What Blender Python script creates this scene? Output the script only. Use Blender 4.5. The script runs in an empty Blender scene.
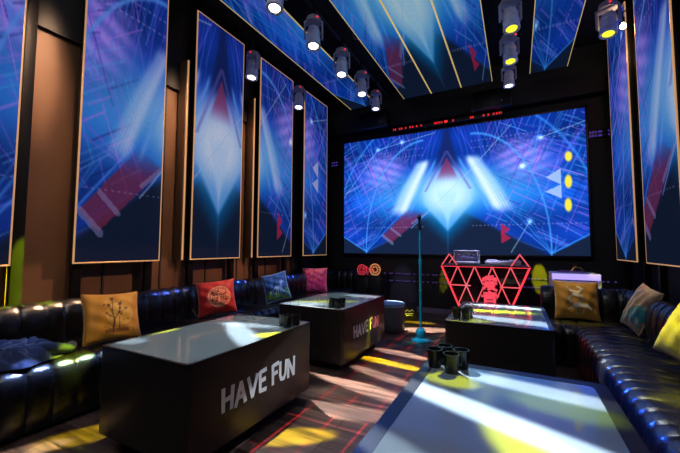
import bpy, bmesh, math, random
import numpy as np
from mathutils import Vector, Matrix, Euler
random.seed(7)
PI = math.pi
SC = bpy.context.scene
COL = SC.collection

# ------------------------------------------------------------------ helpers
def lin(c):
    """sRGB 0-255 -> linear"""
    out = []
    for v in c[:3]:
        v = v / 255.0
        out.append(v / 12.92 if v <= 0.04045 else ((v + 0.055) / 1.055) ** 2.4)
    return tuple(out)

def lin_np(a):
    a = np.clip(a, 0, 1)
    return np.where(a <= 0.04045, a / 12.92, ((a + 0.055) / 1.055) ** 2.4)

class Nodes:
    def __init__(s, m):
        s.t = m.node_tree; s.n = s.t.nodes; s.l = s.t.links
    def add(s, ty, **kw):
        n = s.n.new(ty)
        for k, v in kw.items():
            setattr(n, k, v)
        return n
    def link(s, a, b): s.l.new(a, b)

def mat(name, col, rough=.5, metal=0., emit=None, estr=0., coat=0., spec=.5, noise=0., nscale=8., bump=0., bscale=60., sheen=0.):
    m = bpy.data.materials.new(name); m.use_nodes = True
    N = Nodes(m); b = N.n['Principled BSDF']
    b.inputs['Base Color'].default_value = (*lin(col), 1)
    b.inputs['Roughness'].default_value = rough
    b.inputs['Metallic'].default_value = metal
    b.inputs['Coat Weight'].default_value = coat
    b.inputs['Specular IOR Level'].default_value = spec
    b.inputs['Sheen Weight'].default_value = sheen
    if emit:
        b.inputs['Emission Color'].default_value = (*lin(emit), 1)
        b.inputs['Emission Strength'].default_value = estr
    tc = N.add('ShaderNodeTexCoord')
    if noise:
        nz = N.add('ShaderNodeTexNoise'); nz.inputs['Scale'].default_value = nscale; nz.inputs['Detail'].default_value = 4
        N.link(tc.outputs['Object'], nz.inputs['Vector'])
        mx = N.add('ShaderNodeMix', data_type='RGBA')
        c = lin(col)
        mx.inputs[6].default_value = (*[v * (1 - noise) for v in c], 1)
        mx.inputs[7].default_value = (*[min(1, v * (1 + noise)) for v in c], 1)
        N.link(nz.outputs['Fac'], mx.inputs[0]); N.link(mx.outputs[2], b.inputs['Base Color'])
    if bump:
        nb = N.add('ShaderNodeTexNoise'); nb.inputs['Scale'].default_value = bscale; nb.inputs['Detail'].default_value = 3
        N.link(tc.outputs['Object'], nb.inputs['Vector'])
        bp = N.add('ShaderNodeBump'); bp.inputs['Strength'].default_value = bump; bp.inputs['Distance'].default_value = .01
        N.link(nb.outputs['Fac'], bp.inputs['Height']); N.link(bp.outputs['Normal'], b.inputs['Normal'])
    return m

def attr_mat(name, rough=.6, emit=False, strength=1., bump=0., bscale=150., sheen=0., spec=.3):
    """material whose colour is the mesh attribute 'Col' (worked out procedurally below)"""
    m = bpy.data.materials.new(name); m.use_nodes = True
    N = Nodes(m); b = N.n['Principled BSDF']
    a = N.add('ShaderNodeAttribute', attribute_name='Col')
    b.inputs['Roughness'].default_value = rough
    b.inputs['Specular IOR Level'].default_value = spec
    b.inputs['Sheen Weight'].default_value = sheen
    if emit:
        b.inputs['Base Color'].default_value = (.004, .004, .006, 1); b.inputs['Specular IOR Level'].default_value = 0.; b.inputs['Roughness'].default_value = 1.
        tc = N.add('ShaderNodeTexCoord')
        nz = N.add('ShaderNodeTexNoise'); nz.inputs['Scale'].default_value = 30; nz.inputs['Detail'].default_value = 2
        N.link(tc.outputs['Object'], nz.inputs['Vector'])
        mr = N.add('ShaderNodeMapRange'); mr.inputs['To Min'].default_value = strength * .88; mr.inputs['To Max'].default_value = strength * 1.12
        N.link(nz.outputs['Fac'], mr.inputs['Value'])
        N.link(a.outputs['Color'], b.inputs['Emission Color']); N.link(mr.outputs['Result'], b.inputs['Emission Strength'])
    else:
        N.link(a.outputs['Color'], b.inputs['Base Color'])
    if bump:
        tc = N.add('ShaderNodeTexCoord')
        nb = N.add('ShaderNodeTexNoise'); nb.inputs['Scale'].default_value = bscale
        N.link(tc.outputs['Object'], nb.inputs['Vector'])
        bp = N.add('ShaderNodeBump'); bp.inputs['Strength'].default_value = bump; bp.inputs['Distance'].default_value = .004
        N.link(nb.outputs['Fac'], bp.inputs['Height']); N.link(bp.outputs['Normal'], b.inputs['Normal'])
    return m

def obj(name, bm, m, parent=None, smooth=35, loc=(0, 0, 0)):
    me = bpy.data.meshes.new(name)
    bmesh.ops.recalc_face_normals(bm, faces=bm.faces[:])
    bm.to_mesh(me); bm.free()
    if m: me.materials.append(m)
    if smooth:
        me.polygons.foreach_set('use_smooth', [True] * len(me.polygons))
        me.set_sharp_from_angle(angle=math.radians(smooth))
    o = bpy.data.objects.new(name, me); COL.objects.link(o)
    o.location = loc
    if parent: o.parent = parent
    return o

def tag(o, label=None, cat=None, group=None, kind=None):
    if label: o['label'] = label
    if cat: o['category'] = cat
    if group: o['group'] = group
    if kind: o['kind'] = kind
    return o

def thing(name, label, cat, loc=(0, 0, 0), rot=(0, 0, 0), group=None):
    o = bpy.data.objects.new(name, None); COL.objects.link(o)
    o.empty_display_size = .1
    o.location = loc; o.rotation_euler = rot
    return tag(o, label, cat, group)

def dup(root, loc, rot, label, group=None):
    r = root.copy(); COL.objects.link(r); r.location = loc; r.rotation_euler = rot
    r['label'] = label
    if group: r['group'] = group
    for ch in list(root.children):
        c = ch.copy(); COL.objects.link(c); c.parent = r
        for g in list(ch.children):
            d = g.copy(); COL.objects.link(d); d.parent = c
    return r

B = bmesh.new
def box(bm, c, s, bev=0., seg=2, M=None):
    r = bmesh.ops.create_cube(bm, size=1)
    vs = r['verts']
    bmesh.ops.scale(bm, vec=s, verts=vs)
    if bev:
        es = list({e for v in vs for e in v.link_edges})
        rb = bmesh.ops.bevel(bm, geom=es, offset=bev, segments=seg, affect='EDGES', profile=.5)
        vs = list({v for f in rb['faces'] for v in f.verts} | {v for v in vs if v.is_valid})
    bmesh.ops.translate(bm, vec=c, verts=vs)
    if M is not None: bmesh.ops.transform(bm, matrix=M, verts=vs)
    return bm

def cyl(bm, p0, p1, r0, r1=None, n=20, cap=True):
    p0 = Vector(p0); p1 = Vector(p1); r1 = r0 if r1 is None else r1
    d = p1 - p0; q = d.to_track_quat('Z', 'Y').to_matrix().to_4x4(); q.translation = (p0 + p1) / 2
    bmesh.ops.create_cone(bm, cap_ends=cap, segments=n, radius1=r0, radius2=r1, depth=d.length, matrix=q)
    return bm

def lathe(bm, prof, n=28, c=(0, 0, 0), M=None):
    rings = []
    for r, z in prof:
        if r < 1e-6: rings.append([bm.verts.new((c[0], c[1], c[2] + z))])
        else: rings.append([bm.verts.new((c[0] + r * math.cos(2 * PI * i / n), c[1] + r * math.sin(2 * PI * i / n), c[2] + z)) for i in range(n)])
    for a, b in zip(rings, rings[1:]):
        for i in range(n):
            j = (i + 1) % n
            if len(a) == 1 and len(b) == 1: continue
            if len(a) == 1: bm.faces.new((a[0], b[i], b[j]))
            elif len(b) == 1: bm.faces.new((a[i], a[j], b[0]))
            else: bm.faces.new((a[i], a[j], b[j], b[i]))
    if M is not None: bmesh.ops.transform(bm, matrix=M, verts=[v for rg in rings for v in rg])
    return bm

def tube(bm, pts, r, n=10, closed=False):
    pts = [Vector(p) for p in pts]; k = len(pts); rings = []
    up = Vector((0, 0, 1))
    for i, p in enumerate(pts):
        a = pts[(i - 1) % k] if (closed or i > 0) else p
        b = pts[(i + 1) % k] if (closed or i < k - 1) else p
        t = (b - a).normalized()
        ref = up if abs(t.z) < .9 else Vector((1, 0, 0))
        x = t.cross(ref).normalized(); y = x.cross(t)
        rings.append([bm.verts.new(p + (x * math.cos(2 * PI * j / n) + y * math.sin(2 * PI * j / n)) * r) for j in range(n)])
    rng = range(k) if closed else range(k - 1)
    for i in rng:
        a, b = rings[i], rings[(i + 1) % k]
        for j in range(n):
            bm.faces.new((a[j], a[(j + 1) % n], b[(j + 1) % n], b[j]))
    if not closed:
        bm.faces.new(rings[0]); bm.faces.new(rings[-1][::-1])
    return bm

def prism(bm, poly, axis_map, d0, d1):
    """extrude 2D polygon; axis_map(u,v,d)->xyz"""
    a = [bm.verts.new(axis_map(u, v, d0)) for u, v in poly]
    b = [bm.verts.new(axis_map(u, v, d1)) for u, v in poly]
    n = len(poly)
    bm.faces.new(a); bm.faces.new(b[::-1])
    for i in range(n):
        j = (i + 1) % n
        bm.faces.new((a[i], b[i], b[j], a[j]))
    return bm

# ------------------------------------------------------------------ materials
M_blackwall = mat('black_wall_paint', (14, 13, 15), .6, noise=.3, nscale=3)
M_ceiling = mat('black_ceiling_paint', (9, 9, 10), .8, noise=.4, nscale=5)
M_lacquer = mat('black_satin_lacquer', (30, 27, 25), .38, noise=.15, nscale=6, coat=.1)
M_black = mat('black_plastic', (13, 13, 14), .35, noise=.2, nscale=12)
M_blackmetal = mat('black_metal', (22, 22, 24), .4, .6, noise=.2, nscale=9)
M_cup = mat('black_tumbler', (16, 20, 18), .28, noise=.2, nscale=15)
M_gold = mat('gold_trim_glow', (215, 160, 100), .3, .8, emit=(245, 185, 128), estr=.5, noise=.15, nscale=7)  # emission stands in for light the gold mirror trim reflects
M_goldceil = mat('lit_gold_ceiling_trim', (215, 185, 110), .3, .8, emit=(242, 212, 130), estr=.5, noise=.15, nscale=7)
M_paint = mat('white_lettering_paint', (228, 228, 230), .5, noise=.08, nscale=20)
M_head = mat('stage_light_grey', (222, 218, 226), .4, .2, noise=.2, nscale=20)
M_headdark = mat('stage_light_dark', (165, 160, 172), .5, .2, noise=.2, nscale=20)
M_lensW = mat('lamp_lens_white', (255, 255, 255), .2, emit=(255, 255, 250), estr=5, noise=.05)
M_lensY = mat('lamp_lens_yellow', (255, 240, 80), .2, emit=(240, 240, 30), estr=1.5, noise=.05)
M_bulb = mat('warm_bulb', (255, 220, 170), .3, emit=(255, 205, 150), estr=45, noise=.02)
M_redled = mat('red_led', (220, 30, 40), .4, emit=(255, 45, 55), estr=1.5, noise=.05)
M_rednode = mat('red_neon_dot', (255, 40, 40), .4, emit=(255, 40, 40), estr=2.0, noise=.05)
M_neon = mat('red_neon_tube', (240, 60, 70), .3, emit=(255, 58, 72), estr=1.35, noise=.1, nscale=6)
M_neonsoft = mat('pink_neon_tube', (240, 120, 130), .3, emit=(255, 95, 105), estr=.75, noise=.1, nscale=6)
M_emblem = mat('pink_lit_emblem', (240, 90, 110), .4, emit=(250, 80, 100), estr=.8, noise=.1, nscale=30)
M_goldneon = mat('gold_wire_lamp', (220, 150, 80), .35, emit=(235, 150, 90), estr=.7, noise=.2, nscale=25)
M_rednorn = mat('red_wire_lamp', (220, 60, 70), .35, emit=(230, 60, 75), estr=.6, noise=.2, nscale=25)
M_teal = mat('teal_enamel_metal', (28, 140, 160), .28, .35, noise=.15, nscale=10, coat=.3)
M_tealglass = mat('teal_acrylic', (22, 130, 155), .15, noise=.2, nscale=14, coat=.5)
M_silver = mat('silver_metal', (170, 172, 188), .28, .7, noise=.15, nscale=15)
M_white = mat('white_acrylic', (222, 218, 232), .35, noise=.06, nscale=4, coat=.2)
M_lav = mat('lavender_light_panel', (190, 170, 240), .4, emit=(180, 160, 240), estr=1.1, noise=.1, nscale=5)
M_cloth = mat('dark_navy_cloth', (34, 46, 80), .8, noise=.3, nscale=14, bump=.35, bscale=220, sheen=.3)
M_pouf = mat('grey_leatherette', (78, 78, 84), .4, noise=.15, nscale=10, bump=.1, bscale=120)
M_poufblue = mat('blue_grey_leatherette', (120, 150, 190), .4, noise=.15, nscale=10)
M_trim = mat('gold_metal', (190, 140, 70), .25, .9, noise=.15, nscale=10)
M_lowtrim = mat('pale_skirting', (120, 112, 130), .4, noise=.15, nscale=6)

def leather():
    m = mat('black_channel_leather', (13, 12, 14), .27, noise=.25, nscale=6, bump=.22, bscale=90, coat=.12, spec=.6)
    m.node_tree.nodes['Principled BSDF'].inputs['Coat Roughness'].default_value = .15
    return m
M_leather = leather()

def glass_top():
    m = mat('frosted_white_glass', (140, 151, 154), .16, noise=.05, nscale=3, coat=.6, spec=.6)
    m.node_tree.nodes['Principled BSDF'].inputs['Coat Roughness'].default_value = .05
    return m
M_glass = glass_top()

def floor_mat():
    m = bpy.data.materials.new('dark_wood_planks'); m.use_nodes = True
    N = Nodes(m); b = N.n['Principled BSDF']
    tc = N.add('ShaderNodeTexCoord'); mp = N.add('ShaderNodeMapping')
    mp.inputs['Rotation'].default_value = (0, 0, 0)
    N.link(tc.outputs['Object'], mp.inputs['Vector'])
    br = N.add('ShaderNodeTexBrick'); br.offset = .37; br.offset_frequency = 2
    br.inputs['Scale'].default_value = 1
    br.inputs['Brick Width'].default_value = 1.1; br.inputs['Row Height'].default_value = .16
    br.inputs['Mortar Size'].default_value = .003
    br.inputs['Color1'].default_value = (*lin((116, 93, 84)), 1); br.inputs['Color2'].default_value = (*lin((68, 53, 51)), 1)
    br.inputs['Mortar'].default_value = (*lin((24, 17, 15)), 1)
    N.link(mp.outputs['Vector'], br.inputs['Vector'])
    mp2 = N.add('ShaderNodeMapping'); mp2.inputs['Scale'].default_value = (2.2, 26, 1)
    N.link(tc.outputs['Object'], mp2.inputs['Vector'])
    nz = N.add('ShaderNodeTexNoise'); nz.inputs['Scale'].default_value = 1; nz.inputs['Detail'].default_value = 6
    N.link(mp2.outputs['Vector'], nz.inputs['Vector'])
    rp = N.add('ShaderNodeValToRGB'); rp.color_ramp.elements[0].position = .3; rp.color_ramp.elements[0].color = (.22, .20, .19, 1)
    rp.color_ramp.elements[1].position = .7; rp.color_ramp.elements[1].color = (1.5, 1.4, 1.32, 1)
    N.link(nz.outputs['Fac'], rp.inputs['Fac'])
    mx = N.add('ShaderNodeMix', data_type='RGBA', blend_type='MULTIPLY'); mx.inputs[0].default_value = 1
    N.link(br.outputs['Color'], mx.inputs[6]); N.link(rp.outputs['Color'], mx.inputs[7])
    N.link(mx.outputs[2], b.inputs['Base Color'])
    b.inputs['Roughness'].default_value = .33
    bp = N.add('ShaderNodeBump'); bp.inputs['Strength'].default_value = .15; bp.inputs['Distance'].default_value = .003
    N.link(nz.outputs['Fac'], bp.inputs['Height']); N.link(bp.outputs['Normal'], b.inputs['Normal'])
    return m

def brown_wall():
    m = bpy.data.materials.new('brown_lacquered_panelling'); m.use_nodes = True
    N = Nodes(m); b = N.n['Principled BSDF']
    tc = N.add('ShaderNodeTexCoord')
    nz = N.add('ShaderNodeTexNoise'); nz.inputs['Scale'].default_value = 2.5; nz.inputs['Detail'].default_value = 5
    N.link(tc.outputs['Object'], nz.inputs['Vector'])
    mx = N.add('ShaderNodeMix', data_type='RGBA')
    mx.inputs[6].default_value = (*lin((70, 48, 35)), 1); mx.inputs[7].default_value = (*lin((94, 68, 50)), 1)
    N.link(nz.outputs['Fac'], mx.inputs[0])
    N.link(mx.outputs[2], b.inputs['Base Color'])
    b.inputs['Roughness'].default_value = .42
    b.inputs['Specular IOR Level'].default_value = .35
    return m
M_brown = brown_wall()

def dot_strip(name, col, axis_scale, density, strength):
    """black strip with a row of lit dots, purely node based"""
    m = bpy.data.materials.new(name); m.use_nodes = True
    N = Nodes(m); b = N.n['Principled BSDF']
    b.inputs['Base Color'].default_value = (.01, .01, .012, 1)
    tc = N.add('ShaderNodeTexCoord'); mp = N.add('ShaderNodeMapping'); mp.inputs['Scale'].default_value = axis_scale
    N.link(tc.outputs['Object'], mp.inputs['Vector'])
    sp = N.add('ShaderNodeSeparateXYZ'); N.link(mp.outputs['Vector'], sp.inputs[0])
    vo = N.add('ShaderNodeTexVoronoi', voronoi_dimensions='1D'); vo.inputs['Scale'].default_value = 1; vo.inputs['Randomness'].default_value = .55
    N.link(sp.outputs[0], vo.inputs['W'])
    lt = N.add('ShaderNodeMath', operation='LESS_THAN'); lt.inputs[1].default_value = .3
    N.link(vo.outputs['Distance'], lt.inputs[0])
    sx = N.add('ShaderNodeSeparateColor'); N.link(vo.outputs['Color'], sx.inputs['Color'])
    gt = N.add('ShaderNodeMath', operation='LESS_THAN'); gt.inputs[1].default_value = density
    N.link(sx.outputs[0], gt.inputs[0])
    mu = N.add('ShaderNodeMath', operation='MULTIPLY'); N.link(lt.outputs[0], mu.inputs[0]); N.link(gt.outputs[0], mu.inputs[1])
    mu2 = N.add('ShaderNodeMath', operation='MULTIPLY'); N.link(mu.outputs[0], mu2.inputs[0]); mu2.inputs[1].default_value = strength
    b.inputs['Emission Color'].default_value = (*lin(col), 1)
    N.link(mu2.outputs[0], b.inputs['Emission Strength'])
    return m

# ------------------------------------------------------------------ the picture shown on all the displays
def seg_d(X, Y, a, b):
    ax, ay = a; bx, by = b
    dx, dy = bx - ax, by - ay
    t = np.clip(((X - ax) * dx + (Y - ay) * dy) / (dx * dx + dy * dy + 1e-9), 0, 1)
    return np.hypot(X - ax - t * dx, Y - ay - t * dy)

def inpoly(X, Y, poly):
    r = np.zeros(X.shape, bool); n = len(poly)
    for i in range(n):
        x0, y0 = poly[i]; x1, y1 = poly[(i + 1) % n]
        c = ((y0 > Y) != (y1 > Y)) & (X < (x1 - x0) * (Y - y0) / (y1 - y0 + 1e-12) + x0)
        r ^= c
    return r

def sstep(e0, e1, x):
    t = np.clip((x - e0) / (e1 - e0), 0, 1); return t * t * (3 - 2 * t)

rs = np.random.RandomState(11)
LINES = []
def _mk():
    for i in range(170):
        s0 = rs.uniform(.3, 1.02); v0 = rs.uniform(.0, .9); L = rs.uniform(.08, .35)
        a = math.radians(rs.choice([rs.uniform(-30, -22), rs.uniform(-27, -25), rs.uniform(62, 72)]))
        LINES.append(((s0, v0), (s0 + L * math.cos(a), v0 - L * math.sin(a)), rs.uniform(.0018, .0038), [(140, 110, 255), (80, 175, 255), (14, 30, 110), (176, 120, 250)][rs.randint(4)], rs.uniform(.25, .7)))
    for i in range(30):       # outer field: streaks running down towards the lower corners
        s0 = rs.uniform(.55, 1.02); v0 = rs.uniform(.05, .85); L = rs.uniform(.15, .5)
        a = rs.choice([math.radians(rs.uniform(-38, -18)), math.radians(rs.uniform(55, 80))], p=[.7, .3])
        LINES.append(((s0, v0), (s0 + L * math.cos(a), v0 - L * math.sin(a) * .9), rs.uniform(.003, .006), (90, 110, 255) if rs.rand() < .5 else (50, 150, 255), rs.uniform(.25, .7)))
    for i in range(22):       # fan at the top
        s0 = .05 + .022 * i + rs.uniform(-.01, .01); LINES.append(((s0, -.02), (s0 * .9 + .11 + rs.uniform(-.03, .06), rs.uniform(.18, .42)), rs.uniform(.0025, .005), (90, 80, 235) if rs.rand() < .5 else (60, 120, 250), rs.uniform(.25, .6)))
    for i in range(14):       # cross streaks
        s0 = rs.uniform(.3, .8); v0 = rs.uniform(.45, .8); LINES.append(((s0, v0), (s0 + rs.uniform(.1, .35), v0 - rs.uniform(.1, .45)), rs.uniform(.0025, .005), (120, 90, 240), rs.uniform(.2, .55)))
    for i in range(10):       # lower V
        s0 = .5 + .05 * i; LINES.append(((s0, .68 + .03 * i), (.76 + rs.uniform(-.02, .02), .985), .004, (50, 140, 250), rs.uniform(.3, .7)))
    LINES.append(((.76, .985), (1.05, .83), .006, (50, 150, 255), .8))
    LINES.append(((.36, .62), (.76, .985), .005, (60, 140, 255), .7))
_mk()

def picture(u, v, sw=1., sa=1.):
    u = np.asarray(u, float); v = np.asarray(v, float)
    x = (u - .5) * 2; s = np.abs(x)
    K = 255.0
    def C(*c): return np.array(c, float) / K
    col = np.zeros(u.shape + (3,))
    top, mid, bot = C(10, 44, 140), C(14, 74, 200), C(12, 50, 150)
    t = np.clip(v / .5, 0, 1)[..., None]; t2 = np.clip((v - .5) / .5, 0, 1)[..., None]
    col[:] = top * (1 - t) + mid * t
    col = col * (1 - t2) + bot * t2
    # cloudiness
    cl = .5 + .5 * np.sin(7 * x * np.sign(x) + 9 * v) * np.sin(13 * v - 5 * s + 1.3)
    col *= (.75 + .4 * cl)[..., None]
    def over(c, a):
        nonlocal col
        a = np.clip(a, 0, 1)[..., None]; col = col * (1 - a) + c * a
    def addc(c, a):
        nonlocal col
        col = col + c * np.maximum(a, 0)[..., None]
    # purple clouds
    over(C(150, 140, 250), 1.0 * np.exp(-(((s - .58 - .25 * (v - .3)) / .21) ** 2 + ((v - .32 + .1 * (s - .5)) / .16) ** 2) ** 1.8) * (.8 + .2 * np.cos(90 * (v + .35 * s))))
    over(C(40, 150, 245), .8 * np.exp(-(((s - .5) / .3) ** 2 + ((v - .55) / .14) ** 2)))
    # lines
    for a, b, w, c, al in LINES:
        d = seg_d(s, v * 1.1, (a[0], a[1] * 1.1), (b[0], b[1] * 1.1))
        over(C(*c), al * np.exp(-(d / w) ** 2))
    # dark lower field
    dark = sstep(-.02, .03, v - (.60 + .53 * s)) * (1 - sstep(.70, .78, s))
    dark = np.maximum(dark, sstep(0, .02, v - (.985 - .55 * np.maximum(s - .76, 0))))
    dark = np.maximum(dark, sstep(0, .02, v - (.985 + .0 * s)))
    over(C(20, 33, 60), dark)
    # arcs
    e = np.hypot((s - .20) / .56, (v - .95) / .88)
    over(C(70, 160, 255), .75 * np.exp(-((e - 1) / .011) ** 2) * (s > .2))
    e2 = np.hypot((s - .15) / .95, (v - .95) / 1.15)
    over(C(60, 150, 255), .6 * np.exp(-((e2 - 1) / .009) ** 2) * (s > .3))
    # centre: dark wedge, halo, bright lozenge
    over(C(20, 36, 100), .9 * (1 - sstep(-.02, .02, s - (.018 + .24 * v))) * (1 - sstep(.25, .42, v)))
    loz = s / .30 + np.abs(v - .54) / .38
    over(C(0, 130, 215), .95 * (1 - sstep(.55, 1.35, s / .42 + np.maximum(v - .5, 0) / .36)) * sstep(.26, .5, v))
    core = s / .21 + np.where(v > .52, (v - .52) / .29, (.52 - v) / .40)
    edge = np.interp(v, [.22, .46, .60, .83], [.0, .215, .215, .0])
    over(C(86, 168, 238), .92 * (1 - sstep(-.035, .012, s - edge)) * sstep(.28, .46, v))
    over(C(96, 118, 225), .8 * np.exp(-((s / .22) ** 2 + ((v - .40) / .09) ** 2) ** 1.5))
    over(C(130, 196, 255), .85 * np.exp(-((s / .42) ** 2 + ((v - .49) / .15) ** 2) ** 1.4))
    over(C(205, 240, 255), .97 * np.exp(-((s / .20) ** 2 + ((v - .53) / .15) ** 2) ** 1.5))
    over(C(168, 220, 255), .7 * (1 - sstep(-.03, .01, s - np.interp(v, [.5, .8], [.10, .0]))) * sstep(.45, .55, v) * (v < .81))
    # red tip
    over(C(132, 50, 96), .75 * (1 - sstep(-.008, .012, s - .52 * (v - .235))) * (v > .235) * (1 - sstep(.33, .44, v)))
    over(C(90, 90, 180), .55 * np.exp(-((s - .60 * (v - .18)) / .012) ** 2) * (v > .18) * (v < .5))
    # white curved streaks either side
    sc = .235 + .235 * ((.70 - v) / .45) ** .9 * 0 + .0
    cen = np.interp(v, [.22, .30, .42, .55, .70], [.20, .235, .31, .38, .455])
    wid = np.interp(v, [.22, .5, .70], [.055, .075, .075]) * sw
    q = (s - cen) / wid
    comb = .62 + .38 * np.cos(q * 22)
    av = sstep(.22, .28, v) * (1 - sstep(.62, .70, v))
    over(C(175, 218, 255), .95 * sa * av * np.exp(-q ** 4) * (.55 + .45 * comb))
    over(C(225, 242, 255), .8 * sa * sa * av * np.exp(-((q + .45) / .5) ** 2))
    q2 = (s - cen + .11) / .012
    over(C(90, 170, 250), .7 * av * np.exp(-q2 ** 2))
    # red band, lower left
    def band(p0, p1, w, c, a):
        d = seg_d(u * 1.8, v, (p0[0] * 1.8, p0[1]), (p1[0] * 1.8, p1[1]))
        over(C(*c), a * (1 - sstep(w * .93, w, d)))
    quad = inpoly(u, v, [(.245, .91), (.203, .85), (.335, .62), (.40, .68)])
    over(C(112, 42, 74), quad * .8 * sstep(.61, .74, v))
    for p0, p1, w in (((.205, .85), (.25, .915), .013), ((.245, .79), (.288, .85), .010), ((.345, .75), (.41, .665), .009)):
        band(p0, p1, w, (120, 130, 180), .55)
    # small red triangles, lower right; pale triangles, right
    for tri in ([(.708, .765), (.741, .815), (.708, .862)], [(.709, .83), (.742, .878), (.709, .915)]):
        over(C(170, 36, 76), inpoly(u, v, tri) * .85)
    for tri in ([(.868, .456), (.918, .40), (.918, .512)], [(.866, .556), (.917, .512), (.917, .608)]):
        over(C(160, 190, 235), inpoly(u, v, tri) * .9)
    # fine diagonals with nodes
    for p0, p1 in (((.34, .79), (.60, .345)), ((.60, .345), (.755, .04)), ((.743, .98), (.811, .76)), ((.855, .167), (1.0, .09)), ((.0, .50), (.18, .10)), ((.18, .10), (.45, .02))):
        band(p0, p1, .0032, (150, 205, 250), .5)
    for p in ((.855, .167), (.811, .76), (.18, .10), (.79, .36), (.30, .06)):
        addc(C(150, 190, 235), .75 * np.exp(-(np.hypot((u - p[0]) * 1.8, v - p[1]) / .018) ** 2))
    # dotted rows
    for v0, sl in ((.20, .03), (.14, .02), (.78, .0)):
        dd = np.abs(v - v0 + sl * u) < .004
        over(C(150, 160, 235), .35 * dd * (np.sin(u * 420) > 0) * (s > .2))
    return np.clip(col, 0, 1)

SPOTS_SCREEN = [(.944, .322, .0135, .042), (.941, .495, .0135, .055), (.938, .655, .0135, .055)]  # yellow light ovals painted over the screen's own picture
def panel_picture(u, v):
    p = picture(u, v, .72, .62); lum = np.clip(p.mean(-1, keepdims=True) * 2.4 - .35, 0, 1)
    return p * np.array([.95, .88, .88]) + np.array([88, 52, 112]) / 255 * .19 * lum
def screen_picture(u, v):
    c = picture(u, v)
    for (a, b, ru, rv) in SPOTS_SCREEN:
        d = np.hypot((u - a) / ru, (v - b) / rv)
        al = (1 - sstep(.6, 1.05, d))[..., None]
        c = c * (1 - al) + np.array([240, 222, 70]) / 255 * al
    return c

def display_mesh(name, origin, ux, vx, nu, nv, func, m, parent):
    """grid mesh: origin is the picture's top-left corner, ux / vx its right and down edges (local)"""
    O = np.array(origin, float); U = np.array(ux, float); V = np.array(vx, float)
    us = np.linspace(0, 1, nu + 1); vs = np.linspace(0, 1, nv + 1)
    uu, vv = np.meshgrid(us, vs)
    P = O + uu[..., None] * U + vv[..., None] * V
    idx = np.arange((nu + 1) * (nv + 1)).reshape(nv + 1, nu + 1)
    F = np.stack([idx[:-1, :-1], idx[1:, :-1], idx[1:, 1:], idx[:-1, 1:]], -1).reshape(-1, 4)
    me = bpy.data.meshes.new(name)
    me.from_pydata(P.reshape(-1, 3).tolist(), [], F.tolist())
    c = lin_np(func(uu, vv)).reshape(-1, 3)
    at = me.attributes.new('Col', 'FLOAT_COLOR', 'POINT')
    at.data.foreach_set('color', np.concatenate([c, np.ones((len(c), 1))], 1).ravel().astype(np.float32))
    me.materials.append(m)
    o = bpy.data.objects.new(name, me); COL.objects.link(o); o.parent = parent
    return o

M_screen = attr_mat('led_screen_picture', .5, True, 1.2)
M_panel = attr_mat('led_wall_panel_picture', .35, True, .62)
M_cpanel = attr_mat('led_ceiling_panel_picture', .35, True, .5)

# ------------------------------------------------------------------ the room
XL, XR, YB, YF, ZC = -3.62, 1.42, 6.5, -1.3, 4.35
def slab(name, c, s, m):
    return tag(obj(name, box(B(), c, s), m, smooth=0), kind='structure')
slab('floor', ((XL + XR) / 2, (YB + YF) / 2, -.05), (XR - XL + .4, YB - YF + .4, .1), floor_mat())
slab('ceiling', ((XL + XR) / 2, (YB + YF) / 2, ZC + .05), (XR - XL + .4, YB - YF + .4, .1), M_ceiling)
slab('wall_left', (XL - .05, (YB + YF) / 2, ZC / 2), (.1, YB - YF, ZC), M_brown)
slab('wall_right', (XR + .05, (YB + YF) / 2, ZC / 2), (.1, YB - YF, ZC), M_blackwall)
slab('wall_back', ((XL + XR) / 2, YB + .05, ZC / 2), (XR - XL + .2, .1, ZC), M_blackwall)
slab('wall_front', ((XL + XR) / 2, YF - .05, ZC / 2), (XR - XL + .2, .1, ZC), M_blackwall)
slab('baseboard_back', (-.6, YB - .015, .045), (3.2, .03, .09), M_lowtrim)
# dark end of the left wall, last stretch before the screen
slab('trim_1', (XL + .012, 5.78, ZC / 2), (.024, 1.44, ZC), M_blackwall)
# slim reveals between the brown boards
for i, y in enumerate((.72, 1.30, 1.93, 2.53, 3.17, 3.73, 4.37)):
    slab('trim_%d' % (i + 2), (XL + .006, y, ZC / 2), (.012, .018, ZC), M_blackwall)
slab('trim_10', (XL + .02, 2.55, 3.72), (.04, 5.0, 1.26), M_blackwall)        # black fascia along the top of the boards
slab('trim_9', ((XL + XR) / 2, YB - .10, ZC - .38), (XR - XL, .2, .76), M_blackwall)   # bulkhead over the screen

# ------------------------------------------------------------------ LED screen
SX0, SX1, SZ0, SZ1, SY = -3.21, 1.0, 1.09, 3.41, 6.40
t = thing('led_screen', 'huge wide LED screen with blue light show picture on the back wall', 'screen', ((SX0 + SX1) / 2, SY, SZ0))
hw = (SX1 - SX0) / 2
obj('housing', box(B(), (0, .052, (SZ1 - SZ0) / 2), (2 * hw + .02, .09, SZ1 - SZ0 + .02)), M_black, t)
bm = B()
for sx in (-1, 1): box(bm, (sx * (hw + .02), .03, (SZ1 - SZ0) / 2), (.04, .08, SZ1 - SZ0 + .08), .004)
for z in (-.02, SZ1 - SZ0 + .02): box(bm, (0, .03, z), (2 * hw, .08, .04), .004)
obj('frame', bm, M_black, t)
display_mesh('display', (-hw, 0, SZ1 - SZ0), (2 * hw, 0, 0), (0, 0, -(SZ1 - SZ0)), 420, 230, screen_picture, M_screen, t)

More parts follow.
